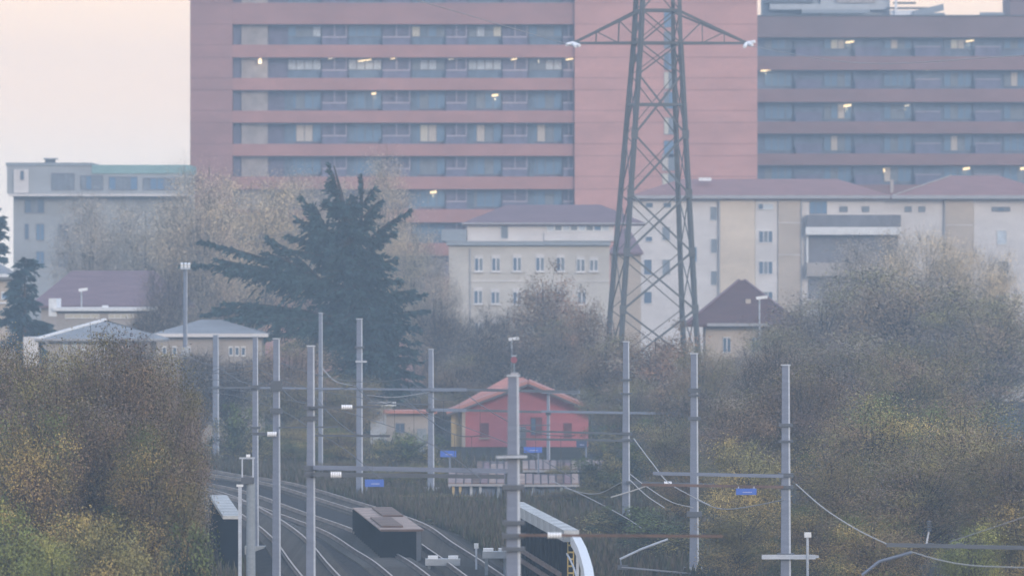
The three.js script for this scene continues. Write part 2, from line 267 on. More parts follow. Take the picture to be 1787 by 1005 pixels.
function lampPost(label, x, y, D, w, base = 0) {
  const X = PX(x, D), Y = PY(y, D), t = thing('street_lamp', label, 'street lamp', [X, base, -D]);
  part(t, 'pole', new G().tube([[X, base, -D], [X, Y, -D]], .09, .06, 8), M.steelL); part(t, 'lamp_head', new G().obox([X + w * .2, Y + .12, -D], [w / 2, .05, 0], [-.02, .11, 0], [0, 0, .18]), M.porcelain);
  part(t, 'bracket', new G().box(X - .1, X + .1, Y - .3, Y - .2, -D - .1, -D + .1), M.grey);
}
lampPost('small white street lamp left of the hipped brown roof antenna', 1326, 522, 610, .85);
lampPost('white street lamp over the left low roofs', 141, 508, 640, .7);
lampPost('white street lamp above the red house gable', 893, 594, 590, .75);
{ // red signal lamp below the street lamp
  const D = 585, X = PX(897, D), t = thing('signal_lamp', 'small red round signal above the red house roof', 'signal', [X, 0, -D]);
  part(t, 'pole', new G().tube([[X, 0, -D], [X, PY(633, D), -D]], .06, .05, 8), M.grey); part(t, 'lamp', new G().tube([[X, PY(628, D), -D - .1], [X, PY(628, D), -D + .12]], .24, .24, 14), M.red); part(t, 'hood', new G().box(X - .2, X + .2, PY(622, D), PY(620, D), -D - .1, -D + .2), M.steelL);
}
{ // floodlight mast
  const D = 550, X = PX(322, D), H = PY(470, D), t = thing('floodlight_mast', 'tall pale floodlight mast left of the cedar', 'floodlight mast', [X, 0, -D]);
  part(t, 'pole', new G().tube([[X, 0, -D], [X, H, -D]], .17, .12, 10), M.steel); part(t, 'pole_edge', new G().box(X + .11, X + .16, 0, H, -D - .04, -D + .15), M.steelL);
  part(t, 'platform', new G().box(X - .3, X + .35, H, H + .1, -D - .35, -D + .35), M.steelL);
  for (const k of [-.2, .05, .28]) part(t, 'floodlight', new G().obox([X + k, H + .28, -D + .2], [.09, 0, 0], [0, .13, .05], [0, -.04, .1]), M.porcelain);
  part(t, 'junction_box', new G().box(X - .25, X + .3, PY(624, D), PY(606, D), -D + .26, -D + .5), M.greyL);
}
function sign(label, x, y, w, h, D, legs) {
  const X = PX(x, D), Y = PY(y, D), a = w / sc(D) / 2, b = h / sc(D) / 2, t = thing('sign', label, 'sign', [X, 0, -D]);
  part(t, 'plate', new G().box(X - a, X + a, Y - b, Y + b, -D - .03, -D), label[0] == 'd' ? M.blueDark : M.blue);
  part(t, 'lettering_strip', new G().box(X - a * .35, X + a * .55, Y - b * .3, Y - b * .1, -D + .003, -D + .008), M.sign);
  if (legs == 'hang') for (const k of [-.75, .75]) part(t, 'hanger', new G().box(X + a * k - .02, X + a * k + .02, Y + b, PY(849, D), -D - .03, -D), M.steelL);
  else part(t, 'post', new G().box(X + a * legs - .05, X + a * legs + .05, 0, Y + b, -D - .12, -D - .031), M.steel);
}
sign('blue sign plate beside the pale mast before the cedar', 653, 843, 33, 13, 428, -.8);
sign('blue sign plate hanging under the beams left of rightmost mast', 1303, 858, 36, 11, 288, 'hang');
sign('blue sign plate below the yellow side wall of the red house', 782, 792, 28, 11, 436, .2);
sign('blue sign plate right of the thickest mast under the red wall', 930, 785, 32, 10, 440, .6);
sign('dark blue plate at the right foot of the red wall', 1015, 775, 18, 12, 500, .9);
for (const [tr, o, h, r, label] of [[trackA, -.72, 5.6, .014, 'contact wire over the left curving track'], [trackA, -.72, 6.9, .016, 'carrying wire over the left curving track'], [trackB, -.72, 5.6, .014, 'contact wire over the middle curving track'], [trackB, -.72, 6.9, .016, 'carrying wire over the middle curving track'], [trackC, -.72, 5.6, .014, 'contact wire over the right curving track'], [trackC, -.72, 6.9, .016, 'carrying wire over the right curving track']]) {
  const pts = smooth(tr, 40), up = h > 6, line = pts.map((p, i) => [p[0] + o, h + .3 - (up ? .55 * Math.sin(Math.PI * ((i / 40 * 5) % 1)) : 0), p[2]]);
  const t = thing('overhead_wire', label, 'wire', line[0]); part(t, 'cable', new G().tube(line, r, r, 5), M.steelD);
  if (up) for (let i = 1; i < 40; i += 2) { const p = line[i]; part(t, 'dropper', new G().bar([p[0], 5.9, p[2]], p, .014), M.steelD); }
}
function wire(label, pts, r, m = 'wire') {                        // [x, y, D] nodes
  const c = new THREE.CatmullRomCurve3(pts.map(p => new THREE.Vector3(...P(...p)))).getPoints(24).map(v => [v.x, v.y, v.z]);
  single('overhead_wire', label, 'wire', new G().tube(c, r, r, 5), M[m], c[0]);
}
wire('pale wire sagging from the right house mast to the next', [[1106, 765, 368], [1140, 810, 345], [1172, 846, 325], [1212, 868, 318], [1240, 882, 310]], .02, 'wireL');
wire('pale wire sagging right from the rightmost mast to the beam end', [[1390, 845, 288], [1440, 888, 270], [1500, 926, 255], [1552, 951, 245]], .02, 'wireL');
wire('pale wire leaving the frame under the right beam', [[1592, 963, 244], [1640, 977, 238], [1700, 987, 230], [1800, 991, 222]], .018, 'wireL');
wire('thin wire crossing left of the mast below the pylon', [[960, 838, 420], [1030, 870, 380], [1100, 908, 345], [1120, 922, 335]], .022);
wire('upper of two parallel wires right of the mast below the pylon', [[1098, 826, 368], [1130, 850, 345], [1175, 877, 325], [1210, 886, 316]], .02, 'wireL');
wire('lower of two parallel wires right of the mast below the pylon', [[1100, 838, 366], [1130, 866, 340], [1160, 886, 322]], .02, 'wireL');
wire('thin curved wire left of the mast below the pylon', [[985, 852, 400], [1040, 862, 385], [1085, 842, 372]], .018);
wire('thin curved wire between the two masts at lower right', [[1215, 872, 320], [1260, 888, 305], [1320, 882, 292], [1370, 872, 289]], .018);
wire('thin wire near the bottom left of the two right masts', [[1085, 990, 300], [1130, 994, 300], [1200, 1000, 310]], .02);
wire('thin wire crossing the upper right of the right beam', [[1660, 945, 244], [1700, 932, 235], [1790, 902, 220]], .014);
wire('thin pair wire between cedar masts', [[560, 640, 470], [580, 662, 460], [620, 674, 432]], .03);
wire('faint wire sagging left of the red house roof', [[640, 690, 430], [690, 693, 435], [752, 684, 440]], .025);
{ // end of the nearer portal, lower right
  const D = 245, t = thing('portal_beam', 'dark portal beam entering at lower right with upright insulator', 'portal beam', P(1552, 952, D));
  part(t, 'beam', new G().bar(P(1548, 951, D), P(1830, 957, D), .15, .12), M.steelD);
  const i = new G(); i.bar(P(1618, 949, D), P(1622, 928, D), .05); part(t, 'insulator_rod', i, M.steelL);
  const c = new G(); for (let k = 0; k < 5; k++) { const p = P(1622.5, 927 - k * 4, D), q = P(1622.5, 925 - k * 4, D); c.tube([p, q], .08, .05, 8); } part(t, 'insulator', c, M.steelD);
  for (const x of [1624, 1676]) part(t, 'clamp', new G().box(PX(x - 6, D), PX(x + 6, D), PY(956, D), PY(948, D), -D - .1, -D + .1), M.steelD);
  part(t, 'stay', new G().tube([P(1505, 1004, D), P(1535, 980, D), P(1592, 964, D)], .05, .05, 6), M.steel);
  part(t, 'far_post', new G().box(PX(1826, D), PX(1840, D), 0, PY(900, D), -D - .12, -D + .12), M.steel);
}
{ // cantilever arm behind the bottom beam
  const D = 302, t = thing('cantilever_arm', 'pale slanted arm under the rusty beam right of guard rail', 'cantilever arm', P(1085, 985, D));
  part(t, 'arm', new G().tube([P(1082, 976, D), P(1120, 958, D), P(1166, 941, D)], .05, .045, 6), M.steelL);
  part(t, 'clamp', new G().box(PX(1078, D), PX(1096, D), PY(994, D), PY(986, D), -D - .1, -D + .1), M.steelD);
  part(t, 'drop', new G().bar(P(1083, 976, D), P(1085, 990, D), .05), M.steel);
  part(t, 'tube', new G().bar(P(1088, 990, D), P(1212, 1002, D + 14), .07), M.steel);
}

// ---------------------------------------------------------------- hospital slabs in the distance
function rect(x0, x1, y0, y1, D) { return [PX(x0, D), PX(x1, D), PY(y1, D), PY(y0, D)]; }
function boxPx(x0, x1, y0, y1, D, z0, z1) { const [a, b, c, d] = rect(x0, x1, y0, y1, D); return new G().box(a, b, c, d, -D + z0, -D + z1); }   // z offsets from the plane at D, + towards the camera
function windowUnit(t, D, x0, x1, y0, y1, z, code, fr = M.frame, fw = .07) {     // frame with one child pane per letter of the code
  const [a, b, c, d] = rect(x0, x1, y0, y1, D), n = code.length, w = (b - a) / n, g = new G(), Z = -D + z;
  g.box(a, b, c, c + fw, Z, Z + .1).box(a, b, d - fw, d, Z, Z + .1);
  for (let i = 0; i <= n; i++) { const x = a + w * i; g.box(Math.max(a, x - fw / 2), Math.min(b, x + fw / 2), c + fw, d - fw, Z, Z + .1); }
  const f = part(t, 'window', g, fr);
  for (let i = 0; i < n; i++) part(f, 'pane', new G().box(a + w * i + fw / 2, a + w * (i + 1) - fw / 2, c + fw, d - fw, Z + .01, Z + .04), { d: M.glassDark, b: M.glassBlue, p: M.blind, q: M.blindDim, y: M.lit, o: M.litWarm, s: M.redShutter }[code[i]]);
  return f;
}
function lampTube(t, D, x, y, w, h, m = M.tube, k = 1) {
  const X = PX(x, D), Y = PY(y, D), f = part(t, 'ceiling_lamp', new G().obox([X, Y, -D - .35], [w * .36, w * .05, 0], [0, h * .36, 0], [0, 0, .12]), m);
  const l = new THREE.PointLight(new THREE.Color().setRGB(1, .8, .5), 1.6 * k, 0); l.position.set(X - t.o[0], Y - .35 - t.o[1], -D - .1 - t.o[2]); l.castShadow = true; t.add(l); return f;
}
{
  const D = 875, t = thing('hospital_block', 'huge red multi-storey block with window bands behind the cedar', 'building', [PX(826, D), 0, -D]);
  const bands = [[-73, -38], [-18, 5], [42, 78], [100, 136], [157, 193], [214, 251], [272, 308], [330, 365], [388, 424], [446, 482]];
  const L = 405, R = 1003, x0 = 331, x1 = 1322, top = -112, bot = 672;
  part(t, 'core', boxPx(x0, x1, top, bot, D, -16, -2.05), M.loggia);
  const edges = [top, ...bands.flat(), bot];
  for (let i = 0; i + 1 < edges.length; i++) {
    const isBand = i % 2 == 1, y0 = edges[i], y1 = edges[i + 1];
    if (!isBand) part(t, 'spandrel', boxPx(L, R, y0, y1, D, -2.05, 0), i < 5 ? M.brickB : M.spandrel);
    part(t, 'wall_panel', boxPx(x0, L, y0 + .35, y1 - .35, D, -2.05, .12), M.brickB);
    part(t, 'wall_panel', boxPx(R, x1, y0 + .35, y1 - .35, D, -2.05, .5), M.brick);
    if (i) for (const [a, b, z] of [[x0, L, .0], [R, x1, .38]]) part(t, 'joint', boxPx(a + .3, b - .3, y0 - .35, y0 + .35, D, -2.05, z), M.joint);
  }
  // narrow stair windows in the right hand panel, seen behind the pylon
  ['b', 'q', 'd', 'y', 'q', 'y', 'b'].forEach((c, i) => { const y = [18, 55, 92, 125, 160, 205, 245][i]; windowUnit(t, D, 1159, 1176, y, y + 30, .505, c + (i % 2 ? 'q' : 'b'), M.frame, .06); });
  ['o', 'y'].forEach((c, i) => windowUnit(t, D, 1156, 1178, 268 + i * 34, 298 + i * 34, .505, c + 'q', M.frame, .06));
  const starts = [501, 607, 718, 817, 923], codes = {
    1: ['pppp', 'qqqd', 'qqbq', 'qppp', 'pppp'], 2: ['bqqp', 'bbbb', 'ydbq', 'qpqy', 'bqqb'], 3: ['pppp', 'pppp', 'qppq', 'pppp', 'qqpp'], 4: ['bqbb', 'bbdb', 'bqbb', 'dqbb', 'bbqb'],
    5: ['boob', 'bbbb', 'byob', 'boqb', 'boqb'], 6: ['bbbb', 'bbbb', 'bqqb', 'bbqb', 'bbbb'], 7: ['bbbb', 'bbbb', 'bbbb', 'qbbb', 'bbqb'], 8: ['bbbb', 'bbbb', 'bbbb', 'bbbb', 'bbbb'] };
  for (let r = 0; r <= 8; r++) {
    const [ya, yb] = bands[r], h = yb - ya;
    part(t, 'pale_stair_wall', boxPx(420, 466, ya + .1, yb - .1, D, -2.04, -1.1), M.paleWall);
    part(t, 'stair_glass', boxPx(406, 419.8, ya + .1, yb - .1, D, -2.04, -1.4), M.loggia);
    part(t, 'balustrade', boxPx(440, 466, ya + h * .62, yb - .2, D, -1.09, -1.0), M.paleWall);
    starts.forEach((s, k) => {
      if (r == 7 && s < 700) return;
      const w = 58, tall = r == 4 || r == 5 || r == 6 || r == 7;
      windowUnit(t, D, s, s + w, ya + 2, ya + h * (tall ? .9 : .6), -2.0, (codes[r] ?? codes[4])[k], M.frame, .09);
      if (!tall) part(t, 'base_panel', boxPx(s, s + w, ya + h * .62, yb - .1, D, -2.04, -1.85), M.baseP);
      else part(t, 'dark_panel', boxPx(s - 6, s + 10, ya + .2, yb - .1, D, -2.04, -1.95), M.baseP);
      const p0 = s + w + 2, p1 = k < 4 ? starts[k + 1] - 2 : 1002;
      part(t, 'balcony_partition', boxPx(p0, p1, ya + .1, yb - .1, D, -2.04, -1.7), M.loggia);
      part(t, 'handrail', boxPx(p0, p1 - 1, ya + h * .58, ya + h * .64, D, -1.0, -.9), M.rail);
      part(t, 'balustrade', boxPx(p0, p1 - 1, ya + h * .66, yb - .2, D, -1.0, -.93), M.loggiaL ?? M.loggia);
      for (const q of [p0 + (p1 - p0) * .5, p1 - 1.5]) part(t, 'balcony_post', boxPx(q - .6, q + .6, ya + .2, ya + h * .58, D, -1.0, -.9), M.rail);
    });
  }
  lampTube(t, D, 453, 106, .5, .7, glow(1, .62, .25, 1.6, .6), .6);
  for (const [x, y, w, h, m, k] of [[636, 105, 2.0, .18, M.tube, 1], [576, 102, .7, .12, M.tubeW, .3], [685, 102, .7, .14, M.tube, .5], [787, 103, .8, .1, M.tubeW, .2], [897, 103, .9, .18, M.tube, .6], [994, 103, 1.1, .22, M.tube, .8], [940, 107, .16, .5, M.tubeW, .3], [652, 163, .7, .3, M.tube, .7], [864, 166, 1.0, .3, M.tube, 1], [756, 335, 1.0, .34, M.tube, 1]]) lampTube(t, D, x, y, w, h, m, k);
}
{
  const D = 907, t = thing('hospital_wing', 'red striped wing with window bands at the right edge above the beige flats', 'building', [PX(1600, D), 0, -D]);
  const bands = [[65, 98], [122, 155], [178, 212], [233, 268], [288, 322], [344, 378], [400, 434]], x0 = 1322.5, x1 = 2050, top = 28, bot = 672, edges = [top, ...bands.flat(), bot];
  part(t, 'core', boxPx(x0, x1, top + 1, bot, D, -18, -2.05), M.loggiaDark);
  for (let i = 0; i < edges.length; i += 2) part(t, 'spandrel', boxPx(x0, x1, edges[i], edges[i + 1], D, -2.05, 0), i ? M.brickWing : M.brickTop);
  part(t, 'parapet_cap', boxPx(x0, x1, 26, 27.8, D, -2.2, .15), M.steelD);
  const starts = [1336, 1440, 1545, 1650, 1755, 1860], codes = [['qbbd', 'byod', 'boqb', 'dyob', 'bqbb', 'bbbb'], ['bbbb', 'bbqb', 'bbbb', 'bqbb', 'qobb', 'bbbb'], ['bbbb', 'qbob', 'bqqb', 'bqbb', 'bqqb', 'bbbb'], ['bbbb', 'boqb', 'bqbb', 'boqb', 'bbbb', 'bbbb'], ['qbbb', 'bqbb', 'oqbb', 'bbbb', 'bbqb', 'bbbb'], ['bbbb', 'bbbb', 'bbbb', 'bbbb', 'bbbb', 'bbbb'], ['bbbb', 'bbbb', 'bbbb', 'bbbb', 'bbbb', 'bbbb']];
  bands.forEach(([ya, yb], r) => { const h = yb - ya; starts.forEach((s, k) => {
    windowUnit(t, D, s, s + 48, ya + 2, ya + h * (r ? .86 : .6), -2.0, codes[r][k], M.frame, .09);
    part(t, 'balcony_partition', boxPx(s + 51, s + 101, ya + .1, yb - .1, D, -2.04, -1.75), M.loggiaDark);
    if (r < 5) { part(t, 'balustrade', boxPx(s + 54, s + 98, ya + h * .5, yb - .2, D, -1.0, -.93), M.loggia); if (k > 1) part(t, 'handrail', boxPx(s + 54, s + 98, ya + h * .46, ya + h * .5, D, -1.0, -.9), M.rail); }
  }); });
  for (const [x, y, w, h, m, k] of [[1484, 73, 1.3, .3, M.tube, .8], [1694, 71, 1.3, .24, M.tube, .6], [1337, 121, 1.6, .5, M.tube, 1.6], [1626, 120, 1.5, .26, M.tubeW, .8], [1480, 184, 1.2, .36, M.tube, 1], [1584, 184, .8, .2, M.tubeW, .4], [1544, 297, .25, .6, M.tube, .4], [1688, 294, 1.1, .38, M.tube, 1], [1786, 294, .7, .4, M.tube, .8]]) lampTube(t, D, x, y, w, h, m, k);
}
{ // plant on the wing's roof
  const D = 912, t = thing('rooftop_plant', 'blue grey plant room and ducts on the right wing roof', 'rooftop plant', [PX(1445, D), PY(28, D), -D]);
  part(t, 'casing', boxPx(1332, 1432, -40, 26, D, -8, -3), M.grey); part(t, 'casing', boxPx(1434, 1556, -30, 26, D, -9, -2.5), M.greyL);
  part(t, 'duct', boxPx(1345, 1550, 6, 16, D, -2.4, -1.2), M.greyL); part(t, 'duct', boxPx(1400, 1520, 16.5, 23, D, -1.1, 0), M.grey); part(t, 'pale_panel', boxPx(1462, 1530, -12, 4, D, -2.3, -2.0), M.paleWall);
  part(t, 'dark_duct', boxPx(1336, 1420, -2, 4, D, -2.9, -1.6), M.steelD);
  for (const [a, b, y] of [[1548, 1620, 12], [1560, 1600, 3]]) part(t, 'pipe', boxPx(a, b, y, y + 3.5, D, -1.2, -.8), M.steelD);
  part(t, 'pale_vent', boxPx(1556, 1600, 17, 26, D, -1.6, -.9), M.white); part(t, 'flue', boxPx(1563, 1567, -30, 26, D, -.7, -.4), M.white);
  part(t, 'sloping_hood', new G().obox([PX(1622, D), PY(18, D), -D - 1], [1.7, .4, 0], [-.05, .35, 0], [0, 0, .8]), M.grey);
  part(t, 'low_upstand', boxPx(1712, 1754, 21, 26, D, -1.6, -.6), M.grey); part(t, 'low_upstand', boxPx(1605, 1650, 22, 26, D, -1.6, -.3), M.grey);
}
{ const D = 918, t = thing('hospital_tower', 'mauve pink tower edge at the top right corner', 'building', [PX(1900, D), 0, -D]);
  for (let i = 0; i < 5; i++) part(t, 'wall_panel', boxPx(1764, 2100, -110 + i * 28, -82.6 + i * 28, D, -14, .0), M.brickTop); part(t, 'core', boxPx(1765, 2099, -108, 672, D, -13.9, -.5), M.joint); }

// ---------------------------------------------------------------- beige flats on the right
function rise(y, D) { return PY(y, D); }
{
  const D = 760, t = thing('apartment_block', 'long beige and white flats with reddish hipped roof behind the pylon', 'building', [PX(1460, D), 0, -D]);
  const segs = [[1098, 1255, M.plasterW, 0], [1256, 1318, M.plasterY, .25], [1318.5, 1358, M.plasterW, .1], [1358.5, 1400, M.plasterB, .3], [1400.5, 1650, M.plasterW, 0], [1650.5, 1700, M.plasterB, .3], [1700.5, 1850, M.plasterW, .1]];
  segs.forEach(([a, b, m, z], i) => part(t, 'wall', boxPx(a, b, 344, 700, D, -11, z), m));
  const z0 = -D - 11.5, z1 = -D + .9;
  const rf = part(t, 'roof', new G().hip(PX(1094, D), PX(1562, D), z0, z1, PY(343, D), PY(311, D), 5.2, .25), M.tileR);
  const rf2 = part(t, 'roof', new G().hip(PX(1556, D), PX(1860, D), z0 - .5, z1 + .3, PY(343, D), PY(305, D), 6.0, .25), M.tileR);
  part(rf, 'gutter', boxPx(1094, 1554, 341, 346.5, D, .91, 1.05), M.gutter); part(rf2, 'gutter', boxPx(1556, 1860, 341, 347, D, 1.21, 1.35), M.gutter);
  part(rf, 'skylight', new G().obox([PX(1232, D), PY(312, D), -D - 3], [.6, 0, 0], [0, .16, 0], [0, 0, .4]), M.white);
  part(rf, 'chimney', boxPx(1560, 1565, 312, 335, D, -6, -5.4), M.plasterG);
  for (const [a, b] of [[1552, 318], [1560, 345]]) void a;
  part(rf2, 'ridge_tile', new G().bar([PX(1558, D), PY(341, D), z1 + .25], [PX(1556, D) + 6, PY(304.6, D), (z0 + z1) / 2], .14, .08), M.plasterG);
  for (const x of [1256, 1399, 1650]) part(t, 'downpipe', boxPx(x - 1, x + 1, 347, 640, D, .31, .45), M.gutter);
  const win = [[1127, 1140, 353, 363, 'd'], [1158, 1172, 353, 363, 'd'], [1127, 1139, 412, 422, 'd'], [1240, 1252, 360, 385, 'q'], [1241, 1252, 416, 442, 'q'], [1241, 1252, 472, 498, 'q'], [1207, 1217, 430, 458, 'b'], [1207, 1217, 486, 512, 'b'], [1124, 1138, 452, 480, 'd'], [1156, 1170, 452, 480, 'q'], [1124, 1138, 508, 530, 'd'], [1156, 1170, 395, 420, 'q']];
  for (const [a, b, c, d, k] of win) windowUnit(t, D, a, b, c, d, .005, k, M.frameW, .06);
  for (const [c, d] of [[402, 424], [455, 479], [508, 532]]) windowUnit(t, D, 1325, 1349, c, d, .105, 'dqd', M.frameW, .08);
  windowUnit(t, D, 1324, 1350, 355, 366, .105, 'dpp', M.frameW, .06);
  for (const [a, b] of [[1466, 1480], [1505, 1518], [1580, 1592], [1604, 1616]]) windowUnit(t, D, a, b, 360, 370, .005, 'q', M.frame, .07);
  windowUnit(t, D, 1414, 1444, 351, 373.5, .005, 'bbb', M.frame, .07);
  windowUnit(t, D, 1732, 1764, 361, 369, .105, 'qdq', M.frame, .06); windowUnit(t, D, 1741, 1758, 401, 427, .105, 'p', M.frameW, .08); windowUnit(t, D, 1743, 1762, 455, 478, .105, 'q', M.frameW, .06); windowUnit(t, D, 1743, 1757, 508, 530, .105, 'd', M.frameW, .06);
  part(t, 'balcony_front', boxPx(1408, 1572, 375, 396, D, .01, 1.35), M.shutter); part(t, 'awning', new G().obox([PX(1489, D), PY(403, D), -D + .8], [PX(1572, D) - PX(1489, D), 0, 0], [0, .36, .02], [0, 0, .6]), M.white);
  part(t, 'recess', boxPx(1412, 1568, 411.5, 458, D, .01, .2), M.shutter); part(t, 'white_post', boxPx(1408, 1411, 412, 458, D, .01, .6), M.white); part(t, 'balcony_front', boxPx(1408, 1572, 458.5, 482, D, .01, 1.35), M.plasterG); part(t, 'recess', boxPx(1412, 1568, 487, 520, D, .01, .2), M.shutter);
  for (const [a, b, y] of [[1358, 1400, 388], [1358, 1400, 444], [1651, 1699, 392]]) part(t, 'string_course', boxPx(a + .3, b - .3, y, y + 1.4, D, .305, .36), M.plasterW);
}
{ // lower cream building in the middle
  const D = 700, t = thing('office_building', 'cream building with white penthouse and slate mauve roof right of the cedar', 'building', [PX(940, D), 0, -D]);
  part(t, 'wall', boxPx(783, 1064, 428.5, 720, D, -13, 0), M.plaster); part(t, 'cornice', boxPx(779, 1066, 421, 428, D, -13.2, .45), M.grey);
  const ph = part(t, 'penthouse', boxPx(815, 1072, 388, 420.6, D, -12, -1.2), M.plasterW); part(t, 'terrace_parapet', boxPx(770, 814, 400, 420.6, D, -10, -.8), M.grey);
  const rf = part(t, 'roof', new G().hip(PX(806, D), PX(1128, D), -D - 13, -D - .6, PY(389, D), PY(356, D), 3.9, .18), M.tileM); part(rf, 'fascia', boxPx(806, 1128, 388.6, 391, D, -.59, -.5), M.gutter);
  windowUnit(t, D, 954, 1064, 391.5, 404.5, -1.19, 'pqpqpqbp', M.frameW, .14); windowUnit(t, D, 874, 887, 393, 417, -1.19, 'q', M.frameW, .06);
  part(t, 'penthouse_ledge', boxPx(950, 1072, 405, 420, D, -1.19, -1.0), M.plasterW);
  for (const [x, y, h] of [[828, 449, 25], [858, 449, 25], [895, 448, 26], [935, 448, 26], [971, 448, 26], [1006, 451, 24], [1029, 452, 22], [827, 506, 25], [857, 508, 23], [895, 508, 24], [935, 508, 24], [828, 562, 24], [858, 562, 24], [971, 508, 24], [1008, 508, 24]]) {
    windowUnit(t, D, x, x + 15, y, y + h, .005, x > 1000 ? 'qq' : 'dqd'.slice(0, 2), M.frameW, .1); part(t, 'window_sill', boxPx(x - 2, x + 17, y + h, y + h + 1.6, D, .005, .2), M.plasterW); part(t, 'lintel_blind_box', boxPx(x, x + 15, y - 4.5, y - .2, D, .005, .08), M.plasterW);
  }
  part(t, 'downpipe', boxPx(819.5, 821.8, 434, 640, D, .005, .14), M.gutter); part(t, 'ledge', boxPx(822, 1064, 490, 491.6, D, .003, .06), M.plasterW);
}
{ const D = 720, t = thing('roofed_annexe', 'small dark mauve roofed annexe between cream building and flats', 'building', [PX(1095, D), 0, -D]);
  part(t, 'wall', boxPx(1068, 1119, 440, 700, D, -8, 0), M.plasterB); part(t, 'roof', new G().hip(PX(1064, D), PX(1123, D), -D - 8.4, -D + .5, PY(441, D), PY(398, D), 1.2, .15), M.tileM); }
{ // hipped brown roofed house
  const D = 640, t = thing('hipped_roof_house', 'house with dark brown pyramid roof right of the pylon foot', 'house', [PX(1300, D), 0, -D]);
  part(t, 'wall', boxPx(1232, 1350, 566, 748, D, -9, 0), M.plasterB);
  const rf = part(t, 'roof', new G().hip(PX(1196, D), PX(1400, D), -D - 10, -D + 1, PY(566, D), PY(489, D), 4.45, .2), M.tileB);
  part(rf, 'gutter', boxPx(1234, 1346, 564, 569, D, 1.01, 1.14), M.gutter);
  part(rf, 'ridge_tile', new G().bar([PX(1196, D), PY(565, D), -D + 1], [PX(1196, D) + 4.45, PY(488, D), -D - 4.5], .22, .1), M.tileM); part(rf, 'ridge_tile', new G().bar([PX(1400, D), PY(565, D), -D + 1], [PX(1400, D) - 4.45, PY(488, D), -D - 4.5], .22, .1), M.tileM);
  part(rf, 'chimney', boxPx(1303, 1312, 522, 550, D, -2.5, -1.6), M.plasterB);
  windowUnit(t, D, 1262, 1276, 588, 616, .005, 'dd', M.frameW, .08); windowUnit(t, D, 1312, 1326, 588, 616, .005, 'dd', M.frameW, .08);
}
{ // the red house
  const D = 560, t = thing('red_house', 'bright red gabled house with salmon roof and yellow side wall', 'house', [PX(915, D), 0, -D]);
  const xl = PX(806, D), xr = PX(1027, D), xm = PX(922, D), ye = PY(716, D), yr = PY(672, D), yb = PY(796, D), zf = -D, zb = -D - 9.5;
  const sh = (p, k) => [p[0] - (k ? .95 : 0), p[1], p[2]];
  const w = new G(); w.quad([xl, 0, zf], [xr, 0, zf], [xr, ye, zf], [xl, ye, zf]).tri([xl, ye, zf], [xr, ye, zf], [xm, yr, zf]).quad([xr, 0, zf], [xr, 0, zb], [xr, ye, zb], [xr, ye, zf]).quad([xr, 0, zb], [xl, 0, zb], [xl, ye, zb], [xr, ye, zb]).tri([xr, ye, zb], [xl, ye, zb], [xm, yr, zb]);
  part(t, 'gable_wall', w, M.redWall);
  // side wing whose wall is yellow, a little set back on the left
  part(t, 'side_wall', boxPx(787, 805.6, 718, 800, D, -8, -.8), M.yellowWall, 'yellow side wall');
  part(t, 'pilaster', boxPx(806, 812, 718, 800, D, .003, .16), M.plasterB);
  const slope = (a, b, th, z0, z1, nm, m) => { const g = new G(), n = norm([-(b[1] - a[1]), b[0] - a[0], 0]), k = mul(n, th * (n[1] < 0 ? -1 : 1)), q = (p, z, u) => [p[0] + (u ? k[0] : 0), p[1] + (u ? k[1] : 0), z]; const A = [[a, 0], [b, 0], [b, 1], [a, 1]]; for (let i = 0; i < 4; i++) { const [p, u] = A[i], [r, v] = A[(i + 1) % 4]; g.quad(q(p, z1, u), q(r, z1, v), q(r, z0, v), q(p, z0, u)); } g.quad(q(a, z1, 0), q(b, z1, 0), q(b, z1, 1), q(a, z1, 1)).quad(q(b, z0, 0), q(a, z0, 0), q(a, z0, 1), q(b, z0, 1)); return part(t, nm, g, m); };
  const el = [PX(780, D), PY(722, D)], er = [PX(1040, D), PY(719, D)], pk = [xm, yr + .12];
  slope(el, pk, .2, zb - .6, zf + 1.1, 'roof_slope', M.tileS); slope(er, pk, .2, zb - .6, zf + 1.1, 'roof_slope', M.tileS);
  slope([el[0], el[1] - .17], [pk[0], pk[1] - .17], .16, zf + .95, zf + 1.12, 'bargeboard', M.eave); slope([er[0], er[1] - .17], [pk[0], pk[1] - .17], .16, zf + .95, zf + 1.12, 'bargeboard', M.eave);
  // higher rear roof, its left slope showing above the gable
  const D2 = 566, hr = new G(); hr.hip(PX(792, D2), PX(1004, D2), -D2 - 9, -D2 - 1, PY(712, D2), PY(660, D2), 3.7, .15); part(t, 'rear_roof', hr, M.tileS);
  const ch = part(t, 'chimney', boxPx(893, 903, 655, 690, D, -6, -5.2), M.plasterB); part(ch, 'chimney_cap', boxPx(891, 905, 652, 654.8, D, -6.1, -5.1), M.gutter);
  part(t, 'plinth', boxPx(806, 1028, 783, 800, D, .003, .1), M.grey); windowUnit(t, D, 838, 853, 738, 764, .005, 'ss', M.redShutter, .09); windowUnit(t, D, 926, 946, 728, 760, .005, 'ds', M.redShutter, .09); part(t, 'window_sill', boxPx(836, 855, 764, 766, D, .005, .25), M.plasterB);
  windowUnit(t, D, 984, 998, 738, 764, .005, 'ss', M.redShutter, .09); part(t, 'door', boxPx(900, 918, 744, 783, D, .005, .07), M.shutter);
}
